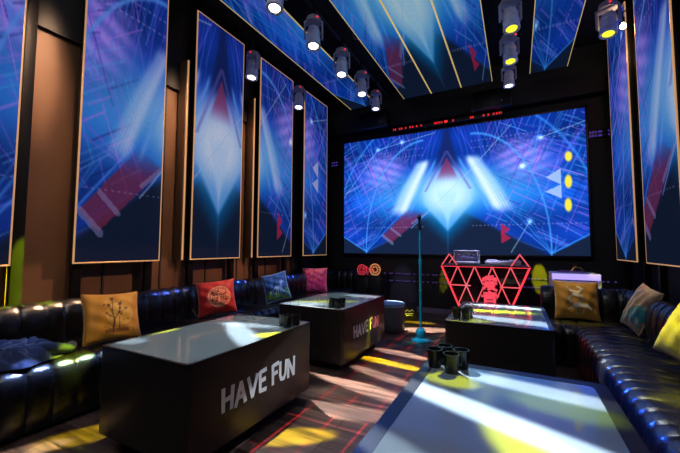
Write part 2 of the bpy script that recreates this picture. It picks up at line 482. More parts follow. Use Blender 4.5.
t = thing('led_message_sign', 'thin ticker sign of red LED dots along the top of the big screen', 'sign', (-1.13, 6.30, SZ1 + .05))
obj('housing', box(B(), (0, .02, .045), (1.95, .05, .07), .004), M_black, t)
obj('dot_row', box(B(), (0, -.008, .045), (1.92, .006, .035)), dot_strip('red_ticker_dots', (255, 40, 40), (24, 20, 20), .45, .9), t)
obj('indicator', box(B(), (.04, -.013, .045), (.05, .008, .036), .003), M_rednode, t)

for i, (x, lab) in enumerate(((-2.47, 'black loudspeaker box above the left part of the big screen'), (-.32, 'black loudspeaker box above the middle of the big screen'))):
    t = thing('loudspeaker', lab, 'loudspeaker', (x, 6.22, 3.56), group='loudspeakers above the screen')
    obj('cabinet', box(B(), (0, 0, .16), (.62, .16, .32), .012), M_black, t)
    obj('grille', box(B(), (0, -.085, .16), (.58, .012, .28), .004), M_blackmetal, t)
    obj('badge', box(B(), (.16, -.094, .10), (.022, .006, .022), .002), M_silver, t)

# ------------------------------------------------------------------ wall panels
PZ0, PZ1 = 1.05, 4.12
def wall_panel(y0, y1, side, sl, label, group, post_out=.07):
    """framed LED panel standing off a side wall. side -1 = left wall"""
    X = -3.42 if side < 0 else 1.20
    w = y1 - y0; h = PZ1 - PZ0
    t = thing('display_panel', label, 'display panel', (X, (y0 + y1) / 2, PZ0), group=group)
    d = side          # towards the wall
    obj('backing', box(B(), (d * .035, 0, h / 2), (.05, w - .02, h - .02), .003), M_black, t)
    bm = B(); fw = .012
    for sy in (-1, 1): box(bm, (d * .004, sy * (w / 2 - fw / 2), h / 2), (.014, fw, h), .002)
    for z in (fw / 2, h - fw / 2): box(bm, (d * .004, 0, z), (.014, w - 2 * fw, fw), .002)
    obj('frame', bm, M_gold, t)
    a = w / 2 - fw; u0, u1 = sl
    f = lambda u, v: panel_picture(u0 + (u1 - u0) * u, v)
    if side < 0: display_mesh('display', (.002, -a, h - fw), (0, 2 * a, 0), (0, 0, -(h - 2 * fw)), 84, 250, f, M_panel, t)
    else: display_mesh('display', (-.002, a, h - fw), (0, -2 * a, 0), (0, 0, -(h - 2 * fw)), 84, 250, f, M_panel, t)
    for sy in (-1, 1):
        obj('post', box(B(), (d * .10, sy * (w / 2 - (post_out if sy > 0 else .07)), (ZC + .45 - 2 * PZ0 + .02) / 2 ), (.06, .075, ZC - .45 - .02), .004), M_blackmetal, t)
    return t
L = 'tall framed display panels on the left wall'
wall_panel(.36, 1.165, -1, (0, .2), 'tall gold framed display panel cut off at the left edge of the photo', L, -.065)
wall_panel(1.575, 2.385, -1, (.2, .4), 'tall gold framed display panel above the gold tree cushion', L)
wall_panel(2.775, 3.585, -1, (.4, .6), 'tall gold framed display panel with bright blue lozenge and red tip, above red cushion', L)
wall_panel(3.95, 4.80, -1, (.6, .8), 'tall gold framed display panel with two small red triangles, behind the blue cushion', L)
wall_panel(5.17, 6.02, -1, (.8, 1.), 'shortest looking gold framed display panel at the far end of left wall', L)
Rg = 'tall framed display panels on the right wall'
wall_panel(4.965, 5.825, 1, (.02, .22), 'narrow looking gold framed display panel at far end of right wall, under the bare bulb', Rg)
wall_panel(3.73, 4.645, 1, (.22, .42), 'gold framed display panel on right wall above the yellow cushion', Rg)
wall_panel(2.62, 3.50, 1, (.42, .62), 'gold framed display panel on right wall at the right edge of the photo', Rg)

# gold edged pilaster strips just before each left panel
for y, lab in ((2.70, 'slim gold edged pilaster beside the panel with the bright lozenge'), (3.875, 'slim gold edged pilaster beside the panel with red triangles')):
    t = thing('wall_pilaster', lab, 'pilaster', (-3.60, y, 1.05), group='gold edged pilasters on the left wall')
    obj('board', box(B(), (.07, 0, 1.2), (.13, .05, 2.4), .004), M_brown, t)
    obj('edge_trim', box(B(), (.137, 0, 1.2), (.012, .02, 2.4), .003), M_gold, t)

# ------------------------------------------------------------------ ceiling panels
CZ = 3.9; CY0, CY1 = 1.2, 5.90
def ceiling_panel(x0, x1, sl, label):
    w = x1 - x0; l = CY1 - CY0
    t = thing('ceiling_display', label, 'ceiling panel', ((x0 + x1) / 2, CY0, CZ), group='framed display panels under the ceiling')
    obj('backing', box(B(), (0, l / 2, .045), (w - .01, l - .01, .06), .003), M_black, t)
    fw = .008; bm = B()
    for sx in (-1, 1): box(bm, (sx * (w / 2 - fw / 2), l / 2, .006), (fw, l, .016), .002)
    obj('edge_trim', bm, M_goldceil, t)
    a = w / 2 - fw; u0, u1 = sl
    display_mesh('display', (-a, 0, .004), (2 * a, 0, 0), (0, l, 0), 60, 240, lambda u, v: picture(u0 + (u1 - u0) * u, .12 + .88 * v, .8, .7), M_cpanel, t)
    for y in (.5, l / 2, l - .5):
        for sx in (-1, 1): obj('hanger_rod', cyl(B(), (sx * (w / 2 - .06), y, .07), (sx * (w / 2 - .06), y, ZC - CZ), .006, n=8), M_blackmetal, t)
    return t
ceiling_panel(-2.82, -2.285, (0, .2), 'leftmost ceiling display panel with blue streaks, over the left couch side')
ceiling_panel(-1.755, -1.262, (.2, .4), 'ceiling display panel with dark red corner, left of the three joined ones')
ceiling_panel(-1.258, -.766, (.4, .6), 'ceiling display panel with pale blue lozenge, middle of the three joined ones')
ceiling_panel(-.762, -.283, (.6, .8), 'ceiling display panel with small red triangles, right of the three joined ones')
ceiling_panel(.243, .737, (.8, 1.), 'rightmost ceiling display panel with bright blue outlines near the bare bulb')

# truss pipes and duct under the black ceiling
for x, lab in ((-2.02, 'black lighting pipe hung between the left and joined ceiling panels'), (0.0, 'black lighting pipe hung between the joined and right ceiling panels')):
    t = thing('lighting_pipe', lab, 'lighting rail', (x, 3.7, 3.98))
    obj('rail', tube(B(), [(0, -2.6, 0), (0, 2.2, 0)], .025, 14), M_blackmetal, t)
    for y in (-2.2, -.8, .6, 2.0): obj('drop_rod', cyl(B(), (0, y, 0), (0, y, ZC - 3.98), .008, n=8), M_blackmetal, t)
t = thing('air_duct', 'ribbed dark air duct running under the ceiling between panels at upper left', 'duct', (-1.87, 1.6, 4.22))
bm = B()
pr = []
for i in range(60):
    y = i * .07; pr += [(.10 + (.008 if i % 2 else 0), y)]
lathe(bm, [(0, 0)] + pr + [(0, pr[-1][1])], 20, M=Matrix.Rotation(-PI / 2, 4, 'X'))
obj('duct_body', bm, M_blackmetal, t)
for y in (1., 2.6): obj('strap', tube(B(), [(.115 * math.cos(a), y, .115 * math.sin(a)) for a in [i * 2 * PI / 20 for i in range(20)]], .008, 6, True), M_headdark, t)
t = thing('ceiling_grille', 'square slatted vent grille in the dark ceiling at top left', 'vent', (-1.98, 3.05, 4.30))
bm = B(); box(bm, (0, .2, 0), (.42, .02, .04)); box(bm, (0, -.2, 0), (.42, .02, .04)); box(bm, (.2, 0, 0), (.02, .38, .04)); box(bm, (-.2, 0, 0), (.02, .38, .04))
obj('grille_frame', bm, M_headdark, t)
bm = B()
for i in range(9): box(bm, (0, -.16 + .04 * i, 0), (.38, .006, .03), M=Matrix.Rotation(0, 4, 'X'))
obj('slats', bm, M_head, t)

# ------------------------------------------------------------------ stage lights
FIX = []
def stage_light(name_label, loc, tilt, yaw, lens, group, rod_to, sc_=.92):
    """hung moving head: base, yoke, barrel, lens. local origin at the barrel's pivot"""
    t = thing('stage_light', name_label, 'stage light', loc, (0, 0, yaw), group)
    h = (rod_to - loc[2]) / sc_
    bm = B(); cyl(bm, (0, 0, .15), (0, 0, .215), .098, .088, 24); cyl(bm, (0, 0, .215), (0, 0, .235), .07, .05, 20)
    obj('base', bm, M_headdark, t)
    obj('clamp', cyl(B(), (0, 0, .235), (0, 0, h), .018, n=10), M_blackmetal, t)
    obj('status_light', box(B(), (.05, -.088, .18), (.022, .012, .012), .002), M_redled, t)
    bm = B()
    for s in (-1, 1):
        box(bm, (s * .108, 0, .055), (.022, .07, .21), .008)
    box(bm, (0, 0, .152), (.236, .085, .02), .006)
    obj('yoke', bm, M_headdark, t)
    R = Matrix.Rotation(tilt, 4, 'X')
    bm = B()
    lathe(bm, [(0, .10), (.05, .10), (.07, .085), (.078, .05), (.078, .035), (.084, .03), (.084, .015), (.078, .01), (.079, -.05), (.086, -.055), (.086, -.075), (.082, -.08), (.090, -.15), (.090, -.165), (.060, -.162), (.058, -.13)], 28, M=R)
    hd = obj('barrel', bm, M_head, t)
    bm = B(); lathe(bm, [(.0, -.135), (.058, -.135), (.058, -.148), (.046, -.158), (.0, -.166)], 28, M=R)
    le = obj('lens', bm, lens, t)
    t.scale = (sc_, sc_, sc_)
    FIX.append((t, Vector(loc) + Matrix.Rotation(yaw, 3, 'Z') @ (R.to_3x3() @ Vector((0, 0, -.20)))))
    return t
LG = 'stage lights on the left lighting pipe'
RG = 'stage lights on the right lighting pipe'
WG = 'stage lights by the left wall panels'
lights = [
    ('grey stage light at the top edge of the photo, nearest on the left pipe', (-2.0, 2.50, 3.62), -0.150, .3, M_lensW, LG, 3.98),
    ('grey stage light with yellow rimmed lens, second nearest on the left pipe', (-2.0, 3.19, 3.62), -0.175, .5, M_lensW, LG, 3.98),
    ('grey stage light with white lens, middle of the five on the left pipe', (-2.0, 3.90, 3.62), -0.150, .4, M_lensW, LG, 3.98),
    ('grey stage light fourth along the left pipe, in front of the leftmost ceiling panel edge', (-2.0, 4.55, 3.62), -0.175, .6, M_lensW, LG, 3.98),
    ('small looking grey stage light farthest on the left pipe, above the screen corner', (-2.0, 5.13, 3.60), -0.075, .2, M_lensW, LG, 3.98, .8),
    ('grey stage light hanging over the top corner of the panel with red triangles', (-3.1, 3.42, 3.62), -0.125, -.2, M_lensW, WG, ZC),
    ('grey stage light hanging over the farthest left wall panel', (-3.1, 4.52, 3.62), -0.150, .3, M_lensW, WG, ZC),
    ('grey stage light with yellow lens, topmost of the three beside the right ceiling panel', (.0, 3.88, 3.63), -0.160, .4, M_lensY, RG, 3.98),
    ('grey stage light with yellow lens, middle of the three beside the right ceiling panel', (-.02, 4.57, 3.63), -0.160, .4, M_lensY, RG, 3.98),
    ('grey stage light with white lens, lowest of the three beside the right ceiling panel', (-.04, 5.28, 3.63), -0.050, .1, M_lensW, RG, 3.98, .82),
    ('grey stage light with yellow white lens next to the bare bulb', (.93, 4.42, 3.62), -0.160, -.5, M_lensY, 'stage light on right', ZC),
]
for a in lights:
    stage_light(*a)
del lights[-1:]
# bare bulb
t = thing('bare_bulb', 'glaring warm bare bulb on a black bracket by the right wall panels', 'lamp', (1.12, 4.72, 3.69))
obj('bulb', lathe(B(), [(0, -.03), (.018, -.025), (.028, -.008), (.028, .008), (.016, .028), (.013, .036)], 20), M_bulb, t)
obj('socket', cyl(B(), (0, 0, .037), (0, 0, .10), .02, n=16), M_blackmetal, t)
obj('bracket', tube(B(), [(0, 0, .10), (0, 0, .16), (.06, 0, .19), (.31, 0, .19)], .009, 8), M_blackmetal, t)

# ------------------------------------------------------------------ tables
def table(label, x, y, lettered, rim):
    W, Ln, H, zb = .78, 1.17, .6, .09
    t = thing('cocktail_table', label, 'table', (x, y, 0), group='black box tables with white glass tops')
    r = .035
    bm = B()
    # rounded-corner body
    def outline(hx, hy, r, n=6):
        pts = []
        for cx, cy, a0 in ((hx - r, hy - r, 0), (-hx + r, hy - r, PI / 2), (-hx + r, -hy + r, PI), (hx - r, -hy + r, 1.5 * PI)):
            for i in range(n + 1):
                a = a0 + PI / 2 * i / n; pts.append((cx + r * math.cos(a), cy + r * math.sin(a)))
        return pts
    def ring(z0, z1, ho, hi):
        pass
    am = lambda u, v, d: (u, v, d)
    prism(bm, outline(W / 2, Ln / 2, r), am, zb, H - .012)
    obj('body', bm, M_lacquer, t)
    bm = B()
    # rim: ring prism
    o0 = outline(W / 2, Ln / 2, r); i0 = outline(W / 2 - rim, Ln / 2 - rim, .02)
    n = len(o0)
    V = [[bm.verts.new((p[0], p[1], z)) for p in pts] for pts, z in ((o0, H - .012), (o0, H), (i0, H), (i0, H - .012))]
    for k in range(4):
        A, Bv = V[k], V[(k + 1) % 4]
        for i in range(n):
            j = (i + 1) % n; bm.faces.new((A[i], A[j], Bv[j], Bv[i]))
    obj('rim', bm, M_black, t)
    obj('glass_top', prism(B(), outline(W / 2 - rim - .0005, Ln / 2 - rim - .0005, .02), am, H - .0118, H - .001), M_glass, t)
    obj('plinth', prism(B(), outline(W / 2 - .09, Ln / 2 - .09, .02), am, 0, zb), M_black, t)
    if lettered:
        lettering(t, W / 2 + .0015, lettered)
    return t

LET = {  # hand-cut capitals as thick strokes, unit box 1 high
    'H': (.62, [((.06, .02), (.04, 1.0)), ((.52, .0), (.58, .98)), ((.06, .47), (.54, .53))]),
    'A': (.66, [((.03, .0), (.34, 1.0)), ((.34, 1.0), (.62, .02)), ((.17, .34), (.50, .36))]),
    'V': (.64, [((.02, 1.0), (.31, .02)), ((.31, .02), (.62, 1.0))]),
    'E': (.50, [((.08, .02), (.05, .99)), ((.06, .97), (.50, 1.0)), ((.07, .52), (.44, .55)), ((.08, .04), (.50, .02))]),
    'F': (.48, [((.08, .0), (.05, .99)), ((.06, .96), (.50, 1.0)), ((.07, .52), (.42, .55))]),
    'U': (.58, [((.05, 1.0), (.06, .32)), ((.06, .32), (.16, .08)), ((.16, .08), (.38, .06)), ((.38, .06), (.51, .30)), ((.51, .30), (.56, 1.0))]),
    'N': (.62, [((.06, .0), (.05, 1.0)), ((.06, .97), (.56, .03)), ((.56, .0), (.58, 1.0))]),
}
def lettering(t, X, spec):
    y0, y1, z0, hgt = spec
    text = 'HAVE FUN'
    gap = .12; total = 0
    for ch in text: total += (.34 if ch == ' ' else LET[ch][0] + gap)
    total -= gap
    k = (y1 - y0) / total
    y = y0
    for n_, ch in enumerate(text):
        if ch == ' ':
            y += .34 * k; continue
        w, st = LET[ch]
        bm = B(); th = .10
        dz = (.03, -.02, .0, .03, 0, .05, .02, -.02)[n_] * hgt
        for i, (a, b) in enumerate(st):
            a = Vector((a[0] * k, a[1] * hgt)); b = Vector((b[0] * k, b[1] * hgt))
            d = (b - a).normalized(); p = Vector((-d.y, d.x)) * th * hgt
            e = d * th * hgt * .35
            q = [a - e + p * .92, a - e - p * .92, b + e - p * 1.05, b + e + p * 1.05]
            prism(bm, [(c.x, c.y) for c in q], lambda u, v, dd: (X + dd, y + u, z0 + dz + v), 0, .0025 + .0001 * i)
        obj('letter', bm, M_paint, t, smooth=0)
        y += (w + gap) * k
TA = table('black box table with HAVE FUN lettering, nearest the gold tree cushion', -1.88, 1.80, (-.35, .348, .268, .128), .018)
TB = table('farther black box table with HAVE FUN lettering, in front of the blue and pink cushions', -1.885, 3.55, (-.347, .337, .278, .115), .018)
TC = table('black box table in the bottom right foreground, its glass top lit in white bands', -.055, 1.335, None, .052)
TD = table('black box table on the right in front of the red neon booth', -.16, 3.545, None, .03)

# ------------------------------------------------------------------ cups
def cup(label, x, y, z, group, s=1.):
    bm = B(); H = .088 * s; R = .038 * s
    lathe(bm, [(0, 0), (R * .80, 0), (R * .84, .004), (R * .97, H * .9), (R * 1.02, H * .985), (R * 1.0, H), (R * .93, H), (R * .90, H * .9), (R * .76, .008), (0, .008)], 28)
    o = obj('tumbler', bm, M_cup, None, 40, (x, y, z))
    return tag(o, label, 'cup', group)
TZ = .6
for (x, y, l) in ((-.385, 1.80, 'black tumbler at the left of the cluster on the front table'), (-.295, 1.755, 'black tumbler nearest the viewer in the cluster on the front table'),
                  (-.350, 1.885, 'black tumbler at the back of the cluster on the front table'), (-.262, 1.845, 'black tumbler at the right of the cluster on the front table')):
    cup(l, x, y, TZ - .0008, 'black tumblers on the front table', 1.02)
for (x, y, l) in ((-1.625, 2.19, 'black tumbler, leftmost on the corner of the nearer lettered table'), (-1.555, 2.15, 'black tumbler, middle one on the corner of nearer lettered table'),
                  (-1.545, 2.245, 'black tumbler, rightmost on the corner of the nearer lettered table')):
    cup(l, x, y, TZ - .0008, 'black tumblers on the nearer lettered table', .98)
for (x, y, l) in ((-1.685, 3.085, 'black tumbler, leftmost on the farther lettered table'), (-1.61, 3.07, 'black tumbler, middle front on the farther lettered table'),
                  (-1.60, 3.15, 'black tumbler, rightmost on the farther lettered table')):
    cup(l, x, y, TZ - .0008, 'black tumblers on the farther lettered table', .98)
for (x, y, l) in ((-.475, 3.13, 'black tumbler, leftmost on the table before the neon booth'), (-.40, 3.12, 'black tumbler, front middle on the table before the neon booth'),
                  (-.385, 3.20, 'black tumbler, rightmost on the table before the neon booth')):
    cup(l, x, y, TZ - .0008, 'black tumblers on the table before the booth', 1.0)

# ------------------------------------------------------------------ channel-tufted couches
SEAT = [(.03, .015), (.0, .05), (-.004, .14), (-.004, .26), (.0, .33), (.012, .385), (.045, .418), (.10, .432), (.22, .436), (.36, .432), (.48, .42), (.54, .405), (.545, .30)]
BACK = [(.50, .36), (.485, .44), (.482, .54), (.49, .64), (.515, .71), (.555, .752), (.60, .765), (.645, .755), (.685, .72), (.70, .66), (.70, .40), (.70, .02)]
def channels(bm, prof, length, to_xyz, ch=.14, depth=.014, sub=10):
    n = max(1, round(length / ch)); w = length / n
    P = [Vector(p) for p in prof]
    nr = []
    for i in range(len(P)):
        t = (P[min(i + 1, len(P) - 1)] - P[max(i - 1, 0)]).normalized(); nr.append(Vector((t.y, -t.x)))
    rows = []
    rr = random.Random(5)
    jit = [rr.uniform(.8, 1.15) for _ in range(n + 1)]
    for k in range(n * sub + 1):
        f = (k % sub) / sub; s = k * w / sub; c = min(k // sub, n - 1)
        g = depth * (1 - (math.sin(PI * f) if k % sub else 0) ** .38) * jit[c]
        rows.append([bm.verts.new(to_xyz(s, p.x + q.x * g, p.y + q.y * g)) for p, q in zip(P, nr)])
    for a, b in zip(rows, rows[1:]):
        for i in range(len(P) - 1): bm.faces.new((a[i], a[i + 1], b[i + 1], b[i]))
    bm.faces.new(rows[0]); bm.faces.new(rows[-1][::-1])
    return bm
# check of the profile normals: pushing along q must shrink the seat (front face moves inwards)
XF = -2.745
t = thing('corner_couch', 'long black channel tufted leather couch along the left wall', 'couch', (XF, -.2, 0))
fl = lambda s, d, z: (-d, s, z)
obj('seat', channels(B(), SEAT, 6.3, fl), M_leather, t, 60)
obj('backrest', channels(B(), BACK, 6.4, fl), M_leather, t, 60)
fb = lambda s, d, z: (-.62 + s, 5.93 + d, z)
obj('return_seat', channels(B(), SEAT, .56, fb), M_leather, t, 60)
obj('return_backrest', channels(B(), BACK, .56, lambda s, d, z: (-.62 + s, 5.94 + d, z)), M_leather, t, 60)

XFR = .49
t = thing('corner_couch', 'long black channel tufted leather couch along the right wall, turning in at far end', 'couch', (XFR, 4.22, 0))
fr = lambda s, d, z: (d, .35 - s, z)
obj('seat', channels(B(), SEAT, 5.0, fr), M_leather, t, 60)
obj('backrest', channels(B(), BACK, 5.2, lambda s, d, z: (d, .55 - s, z)), M_leather, t, 60)
obj('return_seat', channels(B(), SEAT, .98, lambda s, d, z: (-.23 + s, -.06 + d, z), depth=.014), M_leather, t, 60)
obj('return_backrest', channels(B(), BACK, 1.0, lambda s, d, z: (-.25 + s, -.06 + d, z)), M_leather, t, 60)

# ------------------------------------------------------------------ cushions
def cushion(label, loc, yaw, tilt, w, h, T, paint, group='patterned cushions on the couches', piping=None, roll=0., n=64, rough=.5):
    t = thing('cushion', label, 'cushion', loc, (0, 0, yaw), group)
    us = np.linspace(-1, 1, n + 1); uu, vv = np.meshgrid(us, us)
    e = np.clip((1 - uu ** 2) * (1 - vv ** 2), 0, 1)
    th = T * e ** .42
    wr = .006 * np.sin(9 * uu + 4 * vv) * np.sin(7 * vv - 3 * uu) * e ** .3
    px = uu * w / 2 * (1 - .075 * (1 - vv ** 2)); pz = vv * h / 2 * (1 - .075 * (1 - uu ** 2))
    Rm = Matrix.Translation((0, 0, h / 2)) @ Matrix.Rotation(-tilt, 4, 'X') @ Matrix.Rotation(roll, 4, 'Y')
    verts = []; cols = []
    fc = lin_np(paint(uu, vv, True)); bc = lin_np(paint(uu, vv, False))
    for sgn, cc in ((-1, fc), (1, bc)):
        for i in range(n + 1):
            for j in range(n + 1):
                verts.append(Rm @ Vector((px[i, j], sgn * (th[i, j] + wr[i, j]), pz[i, j])))
        cols.append(cc.reshape(-1, 3))
    idx = np.arange((n + 1) ** 2).reshape(n + 1, n + 1)
    q = np.stack([idx[:-1, :-1], idx[:-1, 1:], idx[1:, 1:], idx[1:, :-1]], -1).reshape(-1, 4)
    faces = q.tolist() + (q[:, ::-1] + (n + 1) ** 2).tolist()
    me = bpy.data.meshes.new('cover'); me.from_pydata([tuple(v) for v in verts], [], faces)
    c = np.concatenate(cols); at = me.attributes.new('Col', 'FLOAT_COLOR', 'POINT')
    at.data.foreach_set('color', np.concatenate([c, np.ones((len(c), 1))], 1).ravel().astype(np.float32))
    bm = B(); bm.from_mesh(me); bmesh.ops.remove_doubles(bm, verts=bm.verts[:], dist=.0004); bm.to_mesh(me); bm.free()
    me.materials.append(attr_mat('cushion_satin', rough, False, bump=.25, bscale=260, sheen=.4))
    me.polygons.foreach_set('use_smooth', [True] * len(me.polygons))
    o = bpy.data.objects.new('cover', me); COL.objects.link(o); o.parent = t
    pts = []
    for a in us[:-1:2]: pts.append((a, -1))
    for a in us[:-1:2]: pts.append((1, a))
    for a in us[:-1:2]: pts.append((-a, 1))
    for a in us[:-1:2]: pts.append((-1, -a))
    ring = [Rm @ Vector((a * w / 2 * (1 - .075 * (1 - b * b)), 0, b * h / 2 * (1 - .075 * (1 - a * a)))) for a, b in pts]
    if piping: obj('piping', tube(B(), ring, .006, 6, True), piping, t)
    zmin = min(v[2] for v in verts)
    t.location.z = loc[2] - zmin - .004
    return t

def rgb(*c): return np.array(c, float) / 255
def noise2(u, v, k, sd):
    r = np.random.RandomState(sd); s = np.zeros_like(u)
    for i in range(10):
        a, b, p = r.uniform(-k, k), r.uniform(-k, k), r.uniform(0, 6.28); s += np.sin(a * u + b * v + p)
    return s / 10 * 1.8
def base(u, c): return np.broadcast_to(c, u.shape + (3,)).copy()
def mixc(c, col, a):
    a = np.clip(a, 0, 1)[..., None]; return c * (1 - a) + col * a

def p_tree(u, v, front):
    c = base(u, rgb(204, 138, 34)); c = mixc(c, rgb(160, 95, 20), .5 * np.clip(noise2(u, v, 7, 1), 0, 1))
    if front:
        d = np.hypot(u - .2, v - .05)
        c = mixc(c, rgb(222, 168, 74), .8 * (d < .56)); c = mixc(c, rgb(150, 90, 30), .5 * (abs(d - .56) < .015))
        dk = rgb(58, 18, 20)
        for a, b, w in (((-.08, -.72), (-.04, -.15), .035), ((-.04, -.15), (-.10, .15), .022), ((-.04, -.2), (.12, .05), .02), ((.12, .05), (.2, .45), .016), ((-.10, .15), (-.22, .40), .016), ((-.10, .15), (-.05, .70), .014), ((.12, .05), (.42, .22), .014), ((-.07, -.1), (-.3, .1), .014), ((.15, -.62), (.15, -.1), .012), ((-.4, -.45), (-.1, -.62), .01), ((.3, -.25), (.6, -.2), .01)):
            c = mixc(c, dk, np.exp(-(seg_d(u, v, a, b) / w) ** 4))
        for x, y, r in ((-.22, .45, .1), (-.05, .75, .1), (.22, .5, .11), (.2, .28, .08), (.44, .24, .08), (-.3, .1, .08), (-.38, .46, .06), (.18, .1, .07), (-.18, -.02, .06), (.25, .02, .07)):
            a = np.arctan2(v - y, u - x); c = mixc(c, rgb(84, 22, 30), np.hypot(u - x, v - y) < r * (.72 + .28 * np.cos(5 * a)))
        c = mixc(c, rgb(110, 62, 22), .7 * ((v < -.58) & (v > -.72) & (np.abs(u - .1) < .5 + .1 * np.sin(20 * u))))
    return c
def p_red(u, v, front):
    c = base(u, rgb(176, 20, 18)); c = mixc(c, rgb(110, 10, 14), .6 * np.clip(noise2(u, v, 6, 2), 0, 1))
    if front:
        x, y = u - .15, v + .02; d = np.hypot(x, y); a = np.arctan2(y, x)
        ln = np.zeros_like(u)
        ln = np.maximum(ln, np.abs(d - .60) < .028); ln = np.maximum(ln, np.abs(d - .52) < .018)
        for k, (r, ph, m) in enumerate(((.42, .3, 6), (.31, 1.1, 5), (.20, .2, 4))):
            ln = np.maximum(ln, (np.abs(d - r) < .026) & (np.cos(m * a + ph) > -.55))
        ln = np.maximum(ln, (np.abs(np.sin(4 * a + .3)) < .075 / np.maximum(d, .12) * .6) & (d < .5) & (d > .18))
        ln = np.maximum(ln, ((np.abs(x) < .028) | (np.abs(y) < .028)) & (d < .2))
        c = mixc(c, rgb(232, 168, 120), ln.astype(float))
    return c
def p_blue(u, v, front):
    c = base(u, rgb(22, 58, 120)); c = mixc(c, rgb(34, 92, 160), .7 * np.clip(noise2(u, v, 5, 3), 0, 1))
    if front:
        c = mixc(c, rgb(110, 150, 40), .85 * ((v < -.35 + .12 * np.sin(9 * u)) & (noise2(u, v, 22, 9) > -.1)))
        wh = rgb(160, 180, 225)
        for a, b, w in (((.0, -.12), (.42, -.08), .13), ((.42, -.05), (.55, .32), .075), ((.55, .34), (.72, .22), .06), ((.0, -.2), (-.12, -.55), .04), ((.12, -.2), (.1, -.6), .035), ((.4, -.18), (.55, -.52), .04), ((.34, -.18), (.3, -.6), .035), ((-.05, -.05), (-.32, -.32), .05), ((.40, .18), (.46, .42), .05)):
            c = mixc(c, wh, .9 * np.exp(-(seg_d(u, v, a, b) / w) ** 4))
    return c
def p_pink(u, v, front):
    c = base(u, rgb(142, 28, 84)); n = noise2(u, v, 16, 4)
    c = mixc(c, rgb(205, 84, 60), .8 * np.clip(n + (v - .2) * .9, 0, 1)); c = mixc(c, rgb(190, 60, 160), .8 * np.clip(noise2(u, v, 24, 5) - v * .6 - .1, 0, 1))
    c = mixc(c, rgb(88, 14, 60), .8 * (noise2(u, v, 30, 6) > .45))
    return c
def p_crane(u, v, front):
    c = base(u, rgb(140, 100, 24)); c = mixc(c, rgb(100, 70, 14), .6 * np.clip(noise2(u, v, 6, 7), 0, 1))
    if front:
        w1, w2 = rgb(196, 204, 220), rgb(120, 150, 190)
        for a, b, w in (((-.45, .72), (-.3, .5), .03), ((-.3, .5), (.05, .42), .05), ((.05, .42), (.25, .62), .05), ((.25, .62), (.05, .72), .05), ((-.15, .3), (.2, .2), .09), ((-.4, .1), (-.15, .3), .03), ((-.42, .1), (-.3, -.2), .02), ((.2, .15), (.1, -.1), .03), ((-.1, -.3), (.4, -.28), .11), ((.4, -.28), (.62, -.45), .05), ((-.1, -.3), (-.45, -.55), .025), ((-.2, -.12), (-.5, -.0), .025), ((.3, -.4), (.2, -.7), .02), ((-.05, -.4), (-.1, -.75), .02), ((.1, -.1), (-.05, -.28), .03)):
            c = mixc(c, w1 if w > .04 else w2, .85 * np.exp(-(seg_d(u, v, a, b) / w) ** 4))
        c = mixc(c, rgb(160, 60, 50), .7 * (np.hypot(u - .72, v + .42) < .06))
    return c
def p_teal(u, v, front):
    c = base(u, rgb(124, 100, 76)); n = noise2(u, v, 9, 8)
    if front:
        c = mixc(c, rgb(20, 108, 122), .9 * sstep(.05, .3, noise2(u, v, 5, 12) - .5 * v * v + .1)); c = mixc(c, rgb(170, 70, 60), .8 * (noise2(u, v, 12, 13) > .55)); c = mixc(c, rgb(180, 160, 120), .6 * (noise2(u, v, 20, 14) > .5))
    return c
def p_yellow(u, v, front):
    c = base(u, rgb(206, 190, 60)); c = mixc(c, rgb(150, 140, 20), .7 * np.clip(noise2(u, v, 12, 15), 0, 1)); c = mixc(c, rgb(190, 150, 40), .6 * (noise2(u, v, 24, 16) > .6))  # yellow of the spot light is partly put into the cover colour
    return c
M_pipegold = mat('gold_cord', (190, 130, 50), .4, noise=.2, nscale=40)
M_pipetan = mat('tan_cord', (168, 140, 108), .6, noise=.2, nscale=40)
M_pipesilver = mat('silver_cord', (150, 158, 176), .5, noise=.2, nscale=40)
M_pipepink = mat('pink_cord', (170, 90, 110), .5, noise=.2, nscale=40)
SZ = .436
cushion('gold satin cushion with a dark flowering tree, on the left couch', (-2.97, 1.67, SZ), math.radians(80), math.radians(22), .41, .40, .07, p_tree, roll=.04, piping=M_pipegold)
cushion('red satin cushion with a round gold maze emblem, on the left couch', (-3.00, 2.80, SZ), math.radians(46), math.radians(20), .41, .39, .08, p_red, roll=-.12)
cushion('blue cushion with a pale horse, between the red and pink cushions', (-2.98, 3.84, SZ), math.radians(35), math.radians(18), .34, .39, .06, p_blue, roll=-.25, piping=M_pipesilver)
cushion('magenta and orange brocade cushion in the far left couch corner', (-3.15, 5.14, SZ), math.radians(32), math.radians(14), .43, .42, .07, p_pink, piping=M_pipepink)
cushion('bronze gold cushion with pale crane embroidery, at far end of right couch', (.56, 4.52, SZ), math.radians(4), math.radians(14), .42, .42, .075, p_crane, roll=.02)
cushion('teal and tan patterned cushion seen edge on, middle of the right couch', (.99, 4.05, SZ), math.radians(-70), math.radians(20), .28, .42, .08, p_teal, roll=.26, piping=M_pipetan)
cushion('yellow patterned cushion at the right edge of the photo', (1.01, 2.98, SZ - .01), math.radians(-62), math.radians(24), .44, .40, .12, p_yellow, roll=.22, piping=M_pipetan)

